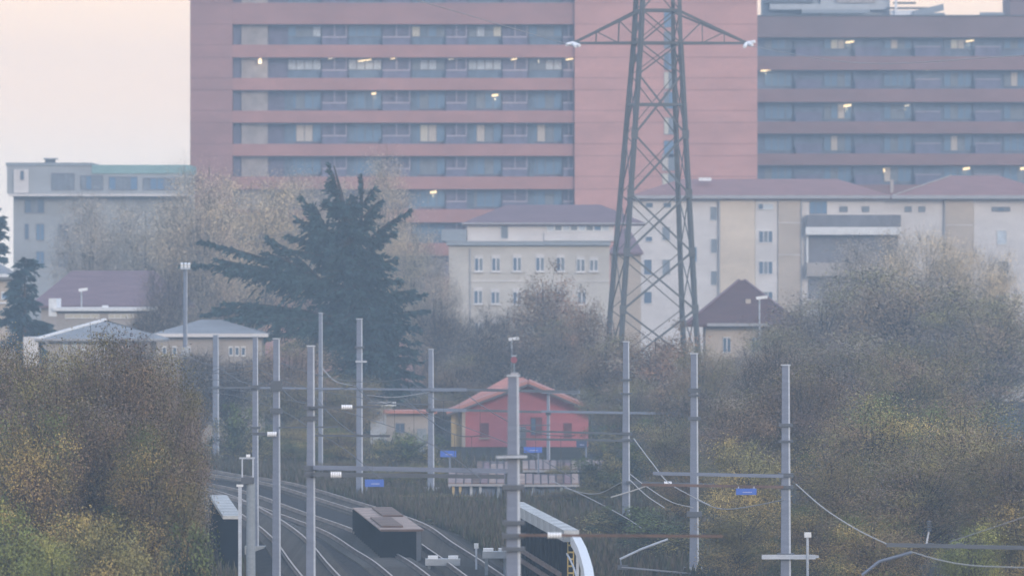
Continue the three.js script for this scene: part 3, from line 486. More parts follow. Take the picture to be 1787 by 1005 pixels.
{ const D = 545, t = thing('white_shed', 'small white shed with thin red roof edge left of the red house', 'shed', [PX(712, D), 0, -D]);
  part(t, 'wall', boxPx(674, 752, 722, 815, D, -4, 0), M.plasterG); part(t, 'roof', new G().obox([PX(715, D), PY(719, D), -D - 1.9], [PX(762, D) - PX(715, D), 0, 0], [0, .1, 0], [0, .0, 2.5]), M.tileS); part(t, 'door', boxPx(728, 744, 748, 800, D, .004, .06), M.grey); windowUnit(t, D, 690, 706, 738, 756, .005, 'dd', M.frame, .08); }
{ const D = 570, t = thing('white_caravan_roof', 'flat white roofed hut above the small white shed', 'hut', [PX(665, D), 0, -D]);
  part(t, 'wall', boxPx(646, 684, 709, 790, D, -2, 0), M.greyL); part(t, 'roof', boxPx(642, 690, 702, 708.6, D, -2.3, .4), M.white); windowUnit(t, D, 652, 664, 715, 728, .005, 'd', M.frameW, .06); }
// low sheds with corrugated roofs before the red house
function corrugated(label, x0, x1, y0, y1, D, depth, m, wallM, posts) {
  const t = thing('corrugated_shed', label, 'shed', [PX((x0 + x1) / 2, D), 0, -D]), a = PX(x0, D), b = PX(x1, D), ye = PY(y1, D), yr = PY(y0, D), n = Math.round((b - a) / .42);
  part(t, 'wall', new G().box(a + .2, b - .2, 0, ye - .02, -D - depth + .2, -D - .5), wallM);
  for (let i = 0; i < n; i++) { const u = a + (b - a) * i / n, v = a + (b - a) * (i + .82) / n, g = new G(); const th = .07, dz = .35 * Math.abs(Math.sin(i * 2.7 + x0)); g.quad([u, ye, -D], [v, ye, -D], [v, yr - dz * .3, -D - depth + dz], [u, yr - dz * .3, -D - depth + dz]).quad([u, ye - th, -D], [v, ye - th, -D], [v, ye, -D], [u, ye, -D]).quad([v, ye - th, -D], [v, yr - th, -D - depth], [v, yr, -D - depth], [v, ye, -D]).quad([u, yr - th, -D - depth], [u, ye - th, -D], [u, ye, -D], [u, yr, -D - depth]); part(t, 'roof_sheet', g, [m, m, M.rustL, m, M.tileM, m, M.rust][(i * 5 + Math.round(x0)) % 7]); }
  part(t, 'roof_underlay', new G().quad([a, ye - .05, -D - .01], [b, ye - .05, -D - .01], [b, yr - .05, -D - depth], [a, yr - .05, -D - depth]), M.eave); part(t, 'fascia', new G().box(a, b, ye - .2, ye - .075, -D - .08, -D - .02), M.gutter);
  for (const [x, mm] of posts ?? []) part(t, 'post', new G().box(PX(x, D) - .07, PX(x, D) + .07, 0, ye - .21, -D - .3, -D - .16), mm);
}
corrugated('low shed with rosy corrugated roof left of the thickest mast', 832, 905, 806, 819, 470, 4, M.tileP, M.shutter);
corrugated('low open shed with yellowish posts under corrugated roof', 782, 882, 826, 842, 425, 3.5, M.tileP, M.loggiaDark, [[791, M.yellowWall], [803, M.yellowWall], [822, M.greyL], [838, M.greyL], [870, M.grey]]);
corrugated('corrugated shed right of the thickest mast below the red wall', 912, 1060, 804, 818, 465, 4, M.tileP, M.shutter);
corrugated('front right corrugated lean-to right of the thickest mast', 905, 1012, 828, 843, 430, 3, M.tileP, M.loggiaDark, [[930, M.grey], [980, M.grey]]);
{ const D = 425, t = thing('grey_hut', 'pale hut wall with panels in the bushes right of guard rail top', 'hut', [PX(985, D), 0, -D]);
  part(t, 'wall', boxPx(958, 1046, 885, 910, D, -2, 0), M.grey); part(t, 'roof', boxPx(954, 1050, 879, 884.6, D, -2.3, .4), M.eave); for (const x of [962, 978, 996]) part(t, 'panel', boxPx(x, x + 12, 888, 906, D, .004, .05), M.greyL); part(t, 'pink_panel', boxPx(1024, 1040, 888, 903, D, .004, .05), M.plasterB); }

// ---------------------------------------------------------------- buildings on the left
{
  const D = 800, t = thing('white_institute', 'long pale building with teal roof edge below the sky at left', 'building', [PX(170, D), 0, -D]);
  part(t, 'upper_wall', boxPx(12, 330, 290, 338, D, -14, 1.2), M.concrete); part(t, 'lower_wall', boxPx(22, 330, 343, 690, D, -14, 0), M.concrete);
  part(t, 'roof_edge', boxPx(10, 160, 284, 289.6, D, -14.2, 1.3), M.grey); part(t, 'teal_fascia', boxPx(160.5, 332, 288, 303, D, -14.1, 1.32), M.teal, 'teal fascia'); part(t, 'ledge', boxPx(16, 330, 338.4, 342.6, D, -14, 1.6), M.plasterW);
  part(t, 'white_corner', boxPx(24, 50, 296, 337, D, 1.21, 1.5), M.plasterW);
  for (const [a, b, c, d, z, k] of [[36, 42, 298, 314, 1.505, 'd'], [42, 76, 347, 372, .005, 'dqd'], [42, 49, 390, 418, .005, 'd'], [62, 76, 390, 420, .005, 'bb'], [62, 76, 438, 466, .005, 'bb'], [100, 118, 392, 420, .005, 'qb'], [100, 118, 440, 466, .005, 'qb'], [90, 130, 302, 332, 1.205, 'qqqq'], [140, 180, 306, 332, 1.205, 'qbqq'], [190, 240, 308, 332, 1.205, 'bqqb'], [250, 310, 310, 332, 1.205, 'qbbqq']]) windowUnit(t, D, a, b, c, d, z, k, M.frame, .1);
  const v = part(t, 'roof_vent', boxPx(72, 90, 277, 283.8, D, -6, -5), M.steelD); part(v, 'vent_cap', boxPx(69, 94, 274.5, 276.8, D, -6.2, -4.8), M.grey);
}
{ const D = 665, t = thing('red_roofed_hall', 'hazy dark red roofed hall beyond the left spruce', 'building', [PX(190, D), 0, -D]);
  part(t, 'wall', boxPx(70, 310, 532, 740, D, -12, 0), M.plasterG); part(t, 'roof', new G().hip(PX(50, D), PX(330, D), -D - 12.5, -D + .6, PY(533, D), PY(472, D), 3.2, .2), M.tileM); }
{ const D = 625, t = thing('flat_roofed_pavilion', 'flat roofed pavilion with white parapet and pale yellow window strip', 'building', [PX(175, D), 0, -D]);
  part(t, 'wall', boxPx(98, 262, 543, 720, D, -8, 0), M.plasterG); part(t, 'roof_slab', boxPx(92, 266, 536.5, 542.6, D, -8.3, .6), M.white); part(t, 'white_end_wall', boxPx(84, 98, 521, 552, D, -6, .3), M.white); part(t, 'shade_band', boxPx(100, 260, 543, 547, D, .004, .1), M.shutter);
  for (const [a, b] of [[112, 172], [188, 232]]) windowUnit(t, D, a, b, 547.5, 556, .005, 'yyyy', M.frameW, .08);
  part(t, 'roof_vent', boxPx(176, 186, 533, 536.3, D, -2, -1), M.white); }
{ const D = 560, t = thing('slate_roofed_house', 'low house with grey blue metal hip roof above the left trees', 'house', [PX(170, D), 0, -D]);
  part(t, 'wall', boxPx(82, 262, 592, 800, D, -8, 0), M.plasterG);
  const rf = part(t, 'roof', new G().hip(PX(62, D), PX(285, D), -D - 9, -D + .6, PY(592, D), PY(559, D), 4.6, .18), M.slate);
  part(rf, 'white_verge', new G().bar([PX(62, D), PY(591, D), -D + .62], [PX(62, D) + 4.6, PY(558, D), -D - 4.2], .3, .14), M.white); part(rf, 'gutter', boxPx(62, 285, 591, 594.5, D, .61, .72), M.gutter);
  for (const x of [108, 124, 140, 168, 180, 216]) windowUnit(t, D, x, x + 9, 596, 612, .005, 'p', M.frameW, .1);
  part(t, 'white_gable', boxPx(40, 66, 588, 640, D, -4, .5), M.plasterW); }
{ const D = 575, t = thing('long_low_house', 'long low house with slate roof and cream wall below the cedar branches', 'house', [PX(365, D), 0, -D]);
  part(t, 'wall', boxPx(272, 456, 590, 800, D, -8, 0), M.plasterG); const rf = part(t, 'roof', new G().hip(PX(262, D), PX(468, D), -D - 8.5, -D + .6, PY(583, D), PY(558, D), 3.5, .16), M.slate); part(rf, 'fascia', boxPx(262, 468, 582, 588, D, .61, .75), M.plasterW);
  for (const x of [282, 300, 324, 398, 409, 420]) windowUnit(t, D, x, x + 8, 604, 622, .005, 'd', M.frameW, .12); part(t, 'downpipe', boxPx(374, 380, 585, 640, D, .005, .2), M.grey); }
{ const D = 650, t = thing('white_villa', 'white villa with white framed window at the left edge', 'house', [PX(-10, D), 0, -D]);
  part(t, 'wall', boxPx(-60, 16, 482, 740, D, -8, 0), M.plasterB); const rf = part(t, 'roof', new G().hip(PX(-80, D), PX(26, D), -D - 9, -D + .8, PY(483, D), PY(455, D), 1.9, .2), M.slate); part(rf, 'white_fascia', boxPx(-80, 26, 478, 483.5, D, .81, .95), M.white);
  windowUnit(t, D, 1, 16, 509, 523, .005, 'b', M.white, .12); part(t, 'ledge', boxPx(-60, 16, 527, 530, D, .004, .25), M.white); }

// ---------------------------------------------------------------- lattice pylon
{
  const D = 600, s = sc(D), t = thing('lattice_pylon', 'tall steel lattice pylon rising out of the top of the frame', 'pylon', [PX(1139, D), 0, -D]);
  const cx = t.o[0], th = .16, cs = Math.cos(th), sn = Math.sin(th);
  const half = y => (y > 75 ? 38 + (y - 75) * .0655 : y > -60 ? 33 + (y + 60) * .037 : 33 * Math.max(.12, (y + 190) / 130)) / s;
  const node = (i, y) => { const w = half(y), a = [[-1, 1], [1, 1], [1, -1], [-1, -1]][i], lean = (1147 - 1139) / s * Math.max(0, (560 - y) / 485); const X = a[0] * w * .93, Z = a[1] * w * .93; return [cx + lean + X * cs + Z * sn, PY(y, D), -D - X * sn + Z * cs]; };
  const legs = [760, 640, 540, 440, 338, 235, 130, 75, 18, -60, -120, -185];
  for (let i = 0; i < 4; i++) for (let k = 0; k + 1 < legs.length; k++) part(t, 'leg', new G().bar(node(i, legs[k]), node(i, legs[k + 1]), k > 8 ? .18 : .3, k > 8 ? .18 : .3), M.pylon);
  for (let f = 0; f < 4; f++) { const a = f, b = (f + 1) % 4;
    for (let k = 0; k + 1 < legs.length - 1; k++) { const w = f ? .075 : k < 6 ? .15 : .11; part(t, 'brace', new G().bar(node(a, legs[k]), node(b, legs[k + 1]), w, w), M.pylon); part(t, 'brace', new G().bar(node(b, legs[k]), node(a, legs[k + 1]), w * .9, w * .9), M.pylon); }
    for (const y of [75, 18, -60, 182.5]) part(t, 'crossbar', new G().bar(node(a, y), node(b, y), .18, .18), M.pylon); }
  for (let k = 1; k < 6; k++) for (const i of [0, 1]) part(t, 'gusset_plate', new G().obox(add(node(i, legs[k]), [0, 0, .2]), [.26, 0, 0], [0, .34, 0], [0, 0, .03]), M.pylon);
  for (const [sx, tipX, yl, yu, ti] of [[-1, 1000, 75, 18, 0], [1, 1304, 75, 20, 1], [-1, 1025, -60, -105, 0], [1, 1275, -60, -105, 1]]) {
    const tip = P(tipX, yl, D - (ti ? -.2 : .2)), f = ti ? 1 : 0, b = ti ? 2 : 3;
    const arm = part(t, 'cross_arm', new G().bar(node(f, yl), tip, .17, .17).bar(node(b, yl), tip, .15, .15).bar(node(f, yu), tip, .19, .19).bar(node(b, yu), tip, .14, .14), M.pylon);
    for (const k of [.33, .66]) { const lo = mix(node(f, yl), tip, k), up = mix(node(f, yu), tip, k); part(arm, 'strut', new G().bar(lo, up, .08, .08), M.pylon); part(arm, 'strut', new G().bar(mix(node(f, yl), tip, k - .33), up, .08, .08), M.pylon); }
    for (const [dx, dy, dz] of ti ? [[.35, -.1, 1], [.55, .2, .4], [-.2, -.25, 1.2]] : [[-.45, -.05, .6], [.2, -.2, 1], [.45, -.15, 1.2]]) { const g = new G(), e = add(tip, [dx * 1.2, dy - .1, dz]); for (let j = 0; j < 5; j++) g.tube([mix(tip, e, j / 5), mix(tip, e, (j + .55) / 5)], .15, .11, 8); part(arm, 'insulator', g, M.porcelain); }
  }
}
wire('faint conductor running left from the left pylon arm', [[1000, 80, 598], [700, -8, 420], [520, -60, 330]], .022);
wire('faint conductor running right from the right pylon arm', [[1306, 80, 598], [1500, 110, 520], [1800, 96, 430]], .022);

// ---------------------------------------------------------------- trees
// crown of leaf clumps on limbs, unit size about 10 m high; vertex colours hold only the leaves' own variety
function treeProto(seed, { h = 10, r = 3.4, y0 = .16, clumps = 95, per = 120, leaf = .15, spread = .8, taper = .22, twig = 8, tones, up = 0 }) {
  const R = rng(seed), wood = new G(), g = new G(), lobes = Array.from({ length: 9 }, () => [norm([R() - .5, R() - .35, R() - .5]), .55 + R() * .6]);
  const gs = () => (R() + R() + R() - 1.5) * 1.15;
  const lean = [(R() - .5) * .8, (R() - .5) * .8], trunk = y => [lean[0] * y / h + .15 * Math.sin(y * .9 + seed), y, lean[1] * y / h];
  wood.tube([0, .25, .5, .75, .97].map(k => trunk(k * h * .9)), .2, .03, 7);
  for (let k = 0; k < clumps; k++) {
    const d = norm([R() * 2 - 1, R() * 2 - 1, R() * 2 - 1]); let rad = Math.pow(R(), .42);
    let f = .68; for (const [l, a] of lobes) { const c = d[0] * l[0] + d[1] * l[1] + d[2] * l[2]; if (c > .6) f = Math.max(f, .68 + a * (c - .6) / .4 * .44); }
    const yy = (d[1] * rad * f + 1) / 2, wid = 1 - taper * Math.max(0, yy - .35) / .65;
    const c = [d[0] * rad * r * f * wid, h * (y0 + (1 - y0) * (.5 + d[1] * rad * f * .5)), d[2] * rad * r * f * wid];
    const tb = trunk(Math.max(.12 * h, c[1] * (.35 + .35 * R()))), m = add(mix(tb, c, .5), [gs() * .25, -.1 + .35 * R(), gs() * .25]);
    wood.tube([tb, m, c], .04, .008, 4);
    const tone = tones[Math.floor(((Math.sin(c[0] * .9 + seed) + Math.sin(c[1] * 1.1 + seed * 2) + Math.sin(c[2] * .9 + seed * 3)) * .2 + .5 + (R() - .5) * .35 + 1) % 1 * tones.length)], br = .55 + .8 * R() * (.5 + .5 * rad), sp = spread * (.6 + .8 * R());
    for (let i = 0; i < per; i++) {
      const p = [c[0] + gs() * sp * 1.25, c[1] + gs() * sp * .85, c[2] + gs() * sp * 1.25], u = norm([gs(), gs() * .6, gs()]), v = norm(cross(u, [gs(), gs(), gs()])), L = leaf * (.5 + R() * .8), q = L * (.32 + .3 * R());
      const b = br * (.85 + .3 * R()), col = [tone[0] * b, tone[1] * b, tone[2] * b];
      g.leaf(add(p, mul(u, -L / 2)), add(p, mul(v, q / 2)), add(p, mul(u, L / 2)), add(p, mul(v, -q / 2)), col, norm(add(norm(sub(p, c)), mul(norm([c[0], (c[1] - h * .5) * .7 + .3 * h, c[2]]), .9))));
    }
    for (let i = 0; i < twig; i++) {
      const e = add(c, [gs() * sp * 1.6, gs() * sp * 1.2 + up * R(), gs() * sp * 1.6]), a = add(mix(c, e, .15), [gs() * .1, gs() * .1, gs() * .1]), w = [.016, 0, 0], w2 = [0, 0, .016];
      const col = [.17, .145, .135]; wood.tri(add(a, w), sub(a, w), e).tri(add(a, w2), sub(a, w2), e);
    }
  }
  return { wood: wood.build(), crown: g.build(), h, r };
}
const olive = [.34, .30, .13], brown = [.38, .275, .175], gold = [.60, .46, .18], green = [.19, .24, .09], yell = [.62, .50, .29], plum = [.33, .26, .23], grey = [.42, .36, .30], rusty = [.42, .26, .17], tan = [.64, .54, .40];
const protos = {
  thicket: treeProto(11, { tones: [brown, brown, plum, olive, grey], clumps: 180, per: 400, leaf: .1 }),
  thicketB: treeProto(12, { tones: [olive, brown, olive, plum], r: 3.9, clumps: 180, per: 400, leaf: .1 }),
  mixed: treeProto(13, { tones: [olive, green, gold, brown], r: 3.7, clumps: 150, per: 360, y0: .05, leaf: .1 }),
  gold: treeProto(14, { tones: [gold, gold, olive, [.44, .40, .16]], h: 6, r: 3.2, clumps: 110, per: 330, y0: .02, spread: .6, leaf: .095, taper: .3 }),
  bare: treeProto(15, { tones: [plum, grey, brown], clumps: 150, per: 170, leaf: .09, twig: 24, spread: .85, up: .4 }),
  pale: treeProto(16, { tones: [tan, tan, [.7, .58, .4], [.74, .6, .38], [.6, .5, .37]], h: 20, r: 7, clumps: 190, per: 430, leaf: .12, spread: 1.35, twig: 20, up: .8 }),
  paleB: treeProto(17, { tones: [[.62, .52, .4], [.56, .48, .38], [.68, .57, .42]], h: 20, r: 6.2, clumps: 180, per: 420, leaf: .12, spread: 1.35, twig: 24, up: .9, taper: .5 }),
  rusty: treeProto(18, { tones: [rusty, brown, rusty, grey], h: 13, r: 4.2, clumps: 130, per: 170, leaf: .2, spread: .9 }),
  bush: treeProto(19, { tones: [green, [.05, .08, .05], olive], h: 4, r: 2.6, clumps: 80, per: 100, y0: 0, taper: .25, leaf: .14, twig: 10, spread: .42 }),
};
const leafMat = (k, rough = .95) => { const m = mat(k[0], k[1], k[2], null, rough, 0, { specularIntensity: .3 }); m.vertexColors = true; m.side = THREE.DoubleSide; return m; };
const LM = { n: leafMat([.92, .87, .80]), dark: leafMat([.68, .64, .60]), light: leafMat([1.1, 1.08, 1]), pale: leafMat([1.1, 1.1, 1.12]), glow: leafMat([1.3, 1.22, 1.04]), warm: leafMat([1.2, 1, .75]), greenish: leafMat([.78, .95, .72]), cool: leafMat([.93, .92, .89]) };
const treeMesh = {};
function tree(kind, mt, name, label, cat, x, ytop, D, wpx, group, base = 0) {
  const key = kind + mt; let t; const p = protos[kind];
  if (!treeMesh[key]) {
    t = new THREE.Group(); t.userData = {}; const w = shade(new THREE.Mesh(p.wood, kind[0] == 'p' ? M.barkG : M.bark)), c = shade(new THREE.Mesh(p.crown, kind[0] == 'p' ? LM[mt == 'light' ? 'glow' : 'pale'] : LM[mt])); w.name = 'trunk'; c.name = 'crown'; t.add(w, c); treeMesh[key] = t;
  } else t = treeMesh[key].clone();
  t.name = numbered(name); const H = PY(ytop, D) - base; t.position.set(PX(x, D), base, -D); t.scale.set(wpx / sc(D) / 2 / p.r, H / p.h, wpx / sc(D) / 2 / p.r); t.rotation.y = (x * 7.13 + D) % 6.28;
  t.userData = { label, category: cat, kind: 'thing' }; if (group) t.userData.group = group; scene.add(t); return t;
}
// left thicket beside the rails
const LT = 'trees of the thicket left of the tracks', RT = 'trees of the thicket right of the tracks', HT = 'hazy tall trees behind the cedar', MT = 'trees in the middle distance', BU = 'bushes along the railway';
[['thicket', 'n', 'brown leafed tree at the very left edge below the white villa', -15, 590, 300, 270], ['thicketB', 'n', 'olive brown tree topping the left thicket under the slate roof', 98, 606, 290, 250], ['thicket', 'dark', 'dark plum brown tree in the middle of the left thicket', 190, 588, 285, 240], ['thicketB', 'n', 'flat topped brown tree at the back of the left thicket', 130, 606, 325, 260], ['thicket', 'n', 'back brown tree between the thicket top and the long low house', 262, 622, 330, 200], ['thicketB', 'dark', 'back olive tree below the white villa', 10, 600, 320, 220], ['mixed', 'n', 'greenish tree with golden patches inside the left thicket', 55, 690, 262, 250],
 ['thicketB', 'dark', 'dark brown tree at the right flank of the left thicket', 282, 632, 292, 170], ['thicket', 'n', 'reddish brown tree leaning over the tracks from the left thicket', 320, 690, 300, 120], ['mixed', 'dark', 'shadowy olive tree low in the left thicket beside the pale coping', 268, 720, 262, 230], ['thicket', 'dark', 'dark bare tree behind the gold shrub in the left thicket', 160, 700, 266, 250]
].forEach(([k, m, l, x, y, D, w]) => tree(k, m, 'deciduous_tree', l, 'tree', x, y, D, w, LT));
[['gold', 'light', 'golden yellow shrub at the bottom of the left thicket', 190, 895, 235, 230], ['gold', 'greenish', 'greenish shrub in the bottom left corner', 30, 880, 232, 250], ['bush', 'n', 'dark shrub beside the tracks at the foot of the left thicket', 318, 905, 248, 150], ['gold', 'dark', 'brownish gold shrub at the right foot of the left thicket', 300, 840, 262, 150], ['gold', 'greenish', 'low green shrub left of the gold shrub', 85, 940, 225, 160]
].forEach(([k, m, l, x, y, D, w]) => tree(k, m, 'shrub', l, 'shrub', x, y, D, w, BU));
// right thicket
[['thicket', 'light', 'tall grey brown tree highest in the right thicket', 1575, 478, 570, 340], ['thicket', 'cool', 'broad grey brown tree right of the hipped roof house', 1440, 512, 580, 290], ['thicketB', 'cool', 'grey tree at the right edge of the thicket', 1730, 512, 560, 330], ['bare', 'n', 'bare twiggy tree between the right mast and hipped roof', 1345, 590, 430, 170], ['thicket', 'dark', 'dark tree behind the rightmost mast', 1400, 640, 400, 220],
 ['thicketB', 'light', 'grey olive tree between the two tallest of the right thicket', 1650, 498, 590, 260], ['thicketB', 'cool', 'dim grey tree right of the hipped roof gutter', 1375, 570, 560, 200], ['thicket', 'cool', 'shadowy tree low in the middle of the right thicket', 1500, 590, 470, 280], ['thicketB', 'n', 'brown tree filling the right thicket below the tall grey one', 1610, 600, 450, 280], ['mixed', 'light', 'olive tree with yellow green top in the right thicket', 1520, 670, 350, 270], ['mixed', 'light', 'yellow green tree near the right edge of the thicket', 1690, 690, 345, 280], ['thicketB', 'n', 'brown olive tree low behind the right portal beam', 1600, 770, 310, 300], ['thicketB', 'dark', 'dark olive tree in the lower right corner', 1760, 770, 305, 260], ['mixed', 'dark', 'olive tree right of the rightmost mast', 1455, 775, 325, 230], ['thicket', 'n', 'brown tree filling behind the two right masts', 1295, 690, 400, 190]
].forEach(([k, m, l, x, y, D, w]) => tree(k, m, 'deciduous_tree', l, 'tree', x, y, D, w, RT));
[['gold', 'light', 'olive gold shrub behind the hanging blue sign', 1310, 765, 350, 190], ['gold', 'greenish', 'green shrub under the right portal beam', 1690, 915, 262, 170], ['gold', 'dark', 'brown shrub between the two right masts at the bottom', 1290, 880, 310, 200], ['mixed', 'dark', 'dim shrub below the rightmost mast', 1420, 870, 300, 200], ['gold', 'dark', 'dim shrub in the bottom right corner', 1790, 880, 270, 220], ['mixed', 'n', 'olive shrub at the bottom beside the short lamp post', 1530, 885, 275, 240], ['bush', 'cool', 'dark green bush behind the guard rail', 1080, 880, 360, 200], ['bush', 'cool', 'dark green bush under the slanted pale arm', 1160, 900, 335, 190], ['bush', 'n', 'dark evergreen bush at the foot of the mast below the pylon', 1085, 770, 440, 110], ['mixed', 'dark', 'brown bush behind the beam insulator right of the guard rail', 1190, 800, 380, 170], ['bush', 'cool', 'dark bush at the foot of the corrugated lean-to', 960, 905, 400, 130]
].forEach(([k, m, l, x, y, D, w]) => tree(k, m, 'shrub', l, 'shrub', x, y, D, w, BU));
// pale hazy trees behind the cedar and before the flats
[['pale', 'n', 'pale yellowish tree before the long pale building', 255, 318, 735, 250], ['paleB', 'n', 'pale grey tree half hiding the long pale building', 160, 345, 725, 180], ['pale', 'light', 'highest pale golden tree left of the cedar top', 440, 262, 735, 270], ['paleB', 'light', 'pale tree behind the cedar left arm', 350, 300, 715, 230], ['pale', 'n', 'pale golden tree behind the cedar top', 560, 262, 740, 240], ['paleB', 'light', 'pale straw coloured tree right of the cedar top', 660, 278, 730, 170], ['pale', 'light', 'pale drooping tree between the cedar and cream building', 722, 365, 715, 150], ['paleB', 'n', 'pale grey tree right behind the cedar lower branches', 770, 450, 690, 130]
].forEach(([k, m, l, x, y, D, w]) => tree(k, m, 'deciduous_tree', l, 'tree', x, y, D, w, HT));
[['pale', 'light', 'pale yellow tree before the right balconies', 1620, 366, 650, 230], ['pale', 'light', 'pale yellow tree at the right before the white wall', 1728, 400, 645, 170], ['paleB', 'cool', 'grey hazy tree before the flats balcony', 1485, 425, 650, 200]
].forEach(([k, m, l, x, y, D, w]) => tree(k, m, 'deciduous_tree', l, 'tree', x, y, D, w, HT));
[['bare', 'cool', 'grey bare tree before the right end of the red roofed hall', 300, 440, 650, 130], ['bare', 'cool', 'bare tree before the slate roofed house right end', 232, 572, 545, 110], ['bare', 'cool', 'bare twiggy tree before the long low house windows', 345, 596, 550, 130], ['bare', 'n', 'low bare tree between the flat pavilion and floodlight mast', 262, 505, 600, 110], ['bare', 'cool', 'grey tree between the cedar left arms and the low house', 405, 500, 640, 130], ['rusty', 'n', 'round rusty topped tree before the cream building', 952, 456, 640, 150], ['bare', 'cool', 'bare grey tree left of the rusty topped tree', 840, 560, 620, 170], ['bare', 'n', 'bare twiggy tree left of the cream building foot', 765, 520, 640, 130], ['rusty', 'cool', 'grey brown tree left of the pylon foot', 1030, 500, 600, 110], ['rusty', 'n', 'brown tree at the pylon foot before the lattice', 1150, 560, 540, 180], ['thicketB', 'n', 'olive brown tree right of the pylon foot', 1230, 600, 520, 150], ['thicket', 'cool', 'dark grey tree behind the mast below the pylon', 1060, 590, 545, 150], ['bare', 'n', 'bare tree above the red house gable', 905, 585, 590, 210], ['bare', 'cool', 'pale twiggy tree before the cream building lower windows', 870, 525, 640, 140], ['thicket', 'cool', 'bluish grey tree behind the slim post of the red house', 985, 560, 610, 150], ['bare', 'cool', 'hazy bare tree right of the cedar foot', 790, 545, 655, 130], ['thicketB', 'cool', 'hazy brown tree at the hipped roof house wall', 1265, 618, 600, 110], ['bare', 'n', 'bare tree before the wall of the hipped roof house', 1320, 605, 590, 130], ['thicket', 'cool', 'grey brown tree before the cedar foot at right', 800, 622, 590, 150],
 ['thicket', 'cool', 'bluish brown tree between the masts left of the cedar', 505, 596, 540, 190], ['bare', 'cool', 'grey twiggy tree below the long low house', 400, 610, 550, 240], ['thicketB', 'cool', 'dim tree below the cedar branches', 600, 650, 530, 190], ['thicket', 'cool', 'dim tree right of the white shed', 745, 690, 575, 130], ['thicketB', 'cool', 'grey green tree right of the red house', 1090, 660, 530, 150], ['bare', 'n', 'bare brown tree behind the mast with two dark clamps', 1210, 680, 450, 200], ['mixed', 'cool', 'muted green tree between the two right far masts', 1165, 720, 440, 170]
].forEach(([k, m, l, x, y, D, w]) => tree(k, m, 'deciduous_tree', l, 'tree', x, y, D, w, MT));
[['bush', 'light', 'light green bush left of the red house side wall', 715, 752, 500, 130], ['bush', 'light', 'light green bush before the white shed', 678, 756, 510, 100], ['mixed', 'cool', 'greyish bush at the foot of the pale mast', 590, 742, 500, 170], ['mixed', 'cool', 'greyish bush between the near masts', 510, 735, 510, 150], ['bush', 'cool', 'dark blue green bush behind the signal post', 410, 700, 500, 100], ['bush', 'cool', 'dark blue green bush above the far track bend', 450, 742, 505, 110], ['mixed', 'cool', 'low bramble bush right of the curved track', 700, 820, 455, 200], ['mixed', 'dark', 'low bramble bush left of the open shed posts', 590, 800, 470, 170], ['bush', 'dark', 'dark bush below the open shed posts', 850, 868, 415, 150], ['bush', 'n', 'green bush behind the corrugated lean-to', 1040, 795, 450, 120], ['bush', 'n', 'small green bush right of the red wall', 1055, 740, 520, 90], ['gold', 'n', 'yellow green bush between the corrugated roofs', 975, 812, 450, 70], ['mixed', 'dark', 'brown scrub on the bank right of the rusty topped girder', 770, 860, 420, 190], ['thicket', 'dark', 'dark scrub on the bank beside the far right track', 690, 850, 440, 130], ['bush', 'cool', 'dark scrub between the girder and the thickest mast', 860, 915, 375, 130], ['mixed', 'dark', 'brownish scrub before the right corrugated sheds', 1000, 850, 415, 150], ['bush', 'dark', 'dark bush overlapping the right end of the corrugated sheds', 1055, 825, 420, 110], ['mixed', 'cool', 'bramble bush under the open shed roof at left', 735, 805, 450, 110], ['bush', 'cool', 'low dark bush beside the grey trackside cabinet', 800, 905, 385, 160]
].forEach(([k, m, l, x, y, D, w]) => tree(k, m, 'shrub', l, 'shrub', x, y, D, w, BU));

// ---------------------------------------------------------------- conifers: boughs that carry drooping sprays
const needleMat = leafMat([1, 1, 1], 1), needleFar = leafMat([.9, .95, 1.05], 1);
function bough(g, wood, R, a, b, r0, wid, dens, droop, scale = 1) {
  const L = len(sub(b, a)), d = norm(sub(b, a)), side = norm(cross(d, [0, 1, 0])), sw = (R() - .5) * .22 * L, bend = (.05 + R() * .09) * L;
  const m = add(mix(a, b, .5), [side[0] * sw, bend, side[2] * sw]), q = t => add(add(mul(a, (1 - t) * (1 - t)), mul(m, 2 * t * (1 - t))), mul(b, t * t));
  wood.tube([q(0), q(.33), q(.66), q(1)], r0, .02, 5);
  const nb = Math.max(6, Math.round(L * dens / 16));
  for (let i = 0; i <= nb; i++) {
    const t = Math.min(1, .06 + .94 * (i + R() * .8) / nb), o = q(t), sg = R() < .5 ? -1 : 1, spreadF = .15 + .7 * R();
    const bl = wid * (1.75 - 1.5 * t) * (.2 + 1.0 * R() * R()) + .2, bd = norm([d[0] * .75 + side[0] * sg * spreadF, d[1] * .5 - droop * (-.25 + 1.7 * R() * (1 - t * .5)), d[2] * .75 + side[2] * sg * spreadF]);
    const k0 = .6 + R() * .8, ns = Math.round((6 + bl * 13) * (1.2 - .6 * t));
    for (let k = 0; k < ns; k++) {
      const u = R(), p = add(o, add(mul(bd, bl * u), [(R() - .5) * .12, -(u * u) * bl * droop * .35 - R() * .1, (R() - .5) * .12])), dir = norm([bd[0] + (R() - .5) * 1.1, bd[1] - .1 + (R() - .6) * .9, bd[2] + (R() - .5) * 1.1]);
      const l = (.15 + .34 * R()) * scale * (1.15 - .4 * u), e = add(p, mul(dir, l)), wv = mul(norm(cross(dir, [R() - .5, R() - .5, R() - .5])), l * .2), kk = k0 * (.75 + .5 * R()), c = [.042 * kk, .080 * kk, .082 * kk];
      g.quad(p, add(mix(p, e, .4), wv), e, sub(mix(p, e, .4), wv), c);
    }
  }
}
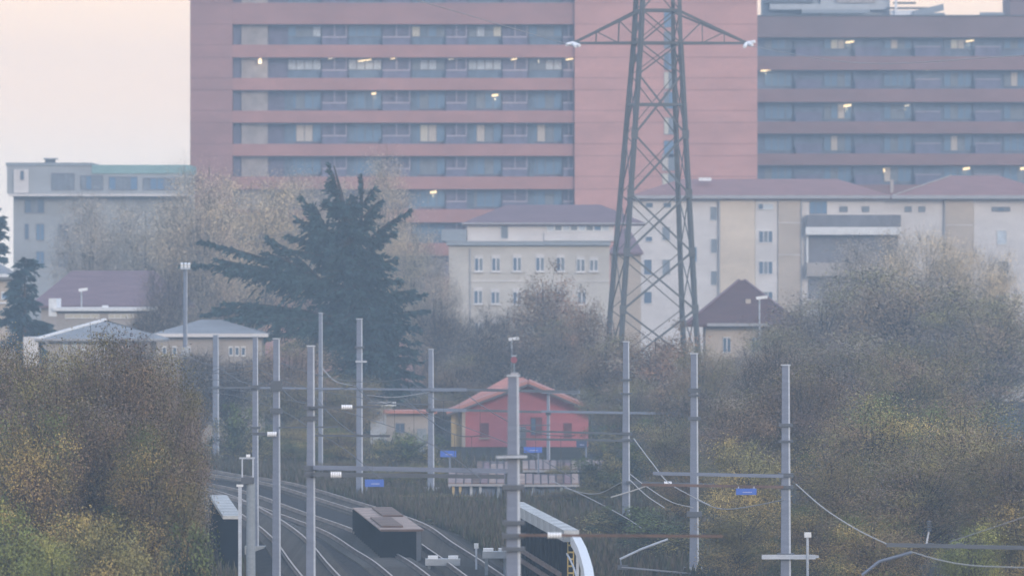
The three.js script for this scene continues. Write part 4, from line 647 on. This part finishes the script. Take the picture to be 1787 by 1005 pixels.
{
  const D = 580, s = sc(D), R = rng(77), X = PX(622, D), t = thing('cedar_tree', 'large dark spreading cedar standing before the hospital block', 'tree', [X, 0, -D]);
  const wood = new G(), g = new G(), at = (x, y, z = 0) => { const p = P(x, y, D); return [p[0], p[1], p[2] + z]; };
  const trunk = [[652, 860], [648, 700], [640, 600], [622, 500], [606, 400], [596, 340], [582, 289]].map(([x, y]) => at(x, y));
  wood.tube([...trunk.slice(0, 1).map(p => [p[0], 0, p[2]]), ...trunk], .55, .05, 8); wood.tube([at(622, 500), at(630, 400), at(633, 312)], .22, .04, 6); wood.tube([at(622, 500), at(566, 420), at(545, 352)], .2, .04, 6);
  const B = [ // start x,y  tip x,y  half width (m)  depth of tip (m)
    [592, 345, 574, 287, .4, 0], [594, 352, 578, 318, .5, .5], [598, 372, 572, 350, .55, .8], [600, 380, 612, 345, .4, -.5], [630, 352, 629, 307, .4, 0], [632, 362, 652, 330, .45, .4], [634, 380, 662, 350, .4, -.4], [630, 395, 648, 372, .6, 1],
    [570, 410, 528, 346, .7, 0], [572, 405, 548, 358, .7, .5], [566, 425, 520, 380, .5, .8], [580, 445, 502, 410, .5, -.8], [595, 460, 512, 436, .45, .6], [600, 420, 566, 398, .9, 2],
    [636, 425, 712, 369, .42, 0], [634, 440, 684, 404, .5, 1], [634, 470, 690, 452, .6, -1.2], [626, 480, 676, 466, .8, 2.4],
    [600, 505, 352, 420, .42, .2], [590, 500, 318, 460, .5, .6], [560, 490, 474, 418, .5, -.3], [540, 480, 462, 440, .75, .8], [520, 478, 470, 415, .55, .3], [570, 505, 400, 472, .95, 1.2], [540, 500, 380, 452, .8, .4], [600, 500, 500, 488, .9, 2.2], [560, 495, 430, 462, .6, .2],
    [630, 500, 694, 488, .7, .8], [632, 525, 716, 506, .7, -.8], [634, 545, 738, 514, .5, .3], [636, 565, 744, 540, .5, .8], [634, 580, 726, 570, .8, 1.6], [640, 605, 722, 612, .9, 1],
    [600, 560, 358, 548, .5, .2], [590, 555, 392, 528, .55, .8], [600, 570, 400, 556, 1.0, 1.4], [560, 560, 380, 538, .8, .5], [610, 580, 452, 592, .6, .4], [616, 590, 500, 604, .8, 1.6], [560, 560, 470, 545, .8, .6],
    [640, 640, 716, 650, .9, 1.2], [642, 665, 722, 690, .8, .8], [640, 650, 586, 662, .8, 1.4], [642, 690, 598, 712, .8, 1.4], [644, 700, 706, 730, .9, 1.4], [640, 630, 664, 640, 1.1, 3.6], [642, 680, 656, 700, 1.1, 3.2], [644, 705, 640, 745, 1.1, 2.2]];
  for (const [x0, y0, x1, y1, w, z] of B) bough(g, wood, R, at(x0, y0), at(x1, y1, z), .12, w * 2.3, 250, .75);
  for (let k = 0; k < 250; k++) { // inner boughs all round fill the body of the tree
    const v = Math.pow(R(), .95), y = 350 + 370 * v, a = R() * 6.283, tx = 598 + (y - 340) * .14, r = (1.5 + 2.6 * Math.min(1, v * 1.5)) * (.5 + .55 * R());
    const b = at(tx, y); bough(g, wood, R, add(b, [0, .1, 0]), add(b, [Math.cos(a) * r * (y < 400 ? .75 : 1), .35 - R() * .9, Math.sin(a) * r * 1.15]), .06, .95, 150, .6);
  }
  part(t, 'trunk', wood, M.bark); part(t, 'crown', g, needleMat);
}
function spruce(label, x, ytop, D, wpx, seed) {
  const R = rng(seed), H = PY(ytop, D), X = PX(x, D), t = thing('spruce_tree', label, 'tree', [X, 0, -D]), wood = new G(), g = new G(), rw = wpx / sc(D) / 2;
  wood.tube([[X, 0, -D], [X, H, -D]], .3, .04, 7);
  for (let k = 0; k < 90; k++) { const v = (k + R()) / 90, y = H * (1 - .93 * v) - .15, r = rw * (.07 + v) * (.75 + .4 * R()), a = R() * 6.283; bough(g, wood, R, [X, y, -D], [X + Math.cos(a) * r, y - r * .28 + .2, -D + Math.sin(a) * r], .05, .75 + r * .3, 130, .5, 1.3); }
  part(t, 'trunk', wood, M.bark); part(t, 'crown', g, needleFar);
}
spruce('dark blue green spruce before the left white villa', 42, 448, 600, 175, 5);
spruce('hazy taller spruce cut by the left edge', -8, 365, 690, 85, 6);
// rough grass and bramble cover on the banks: nobody could count it
{
  const R = rng(99), g = new G(), put = (x, d, hgt) => { const k = .6 + R() * .8, tone = [[.085, .075, .05], [.06, .065, .035], [.10, .08, .06]][Math.floor(R() * 3)], c = mul(tone, k), a = R() * 6.28, l = (.2 + R() * .5) * hgt, dx = Math.cos(a) * .09, dz = Math.sin(a) * .09; g.tri([x - dx, 0, -d - dz], [x + dx, 0, -d + dz], [x + (R() - .5) * .35, l, -d + (R() - .5) * .3], c); };
  const edge = (tr, d) => { for (let i = 0; i + 1 < tr.length; i++) if (d <= tr[i + 1][1]) return tr[i][0] + (tr[i + 1][0] - tr[i][0]) * (d - tr[i][1]) / (tr[i + 1][1] - tr[i][1]); return tr.at(-1)[0]; };
  for (let i = 0; i < 60000; i++) { const d = 245 + 290 * R(), xr = edge(trackC, Math.max(240, d)) + 1.6, xl = edge(trackA, Math.max(240, d)) - 3.2; put(i % 3 ? xr + R() * R() * 26 : xl - R() * 9, d, 1.1); }
  const m = structure('rough_grass', g, leafMat([1, 1, 1]), 'stuff'); m.userData.label = 'rough grass and brambles on the railway banks'; m.userData.category = 'grass';
}

renderer.render(scene, camera);
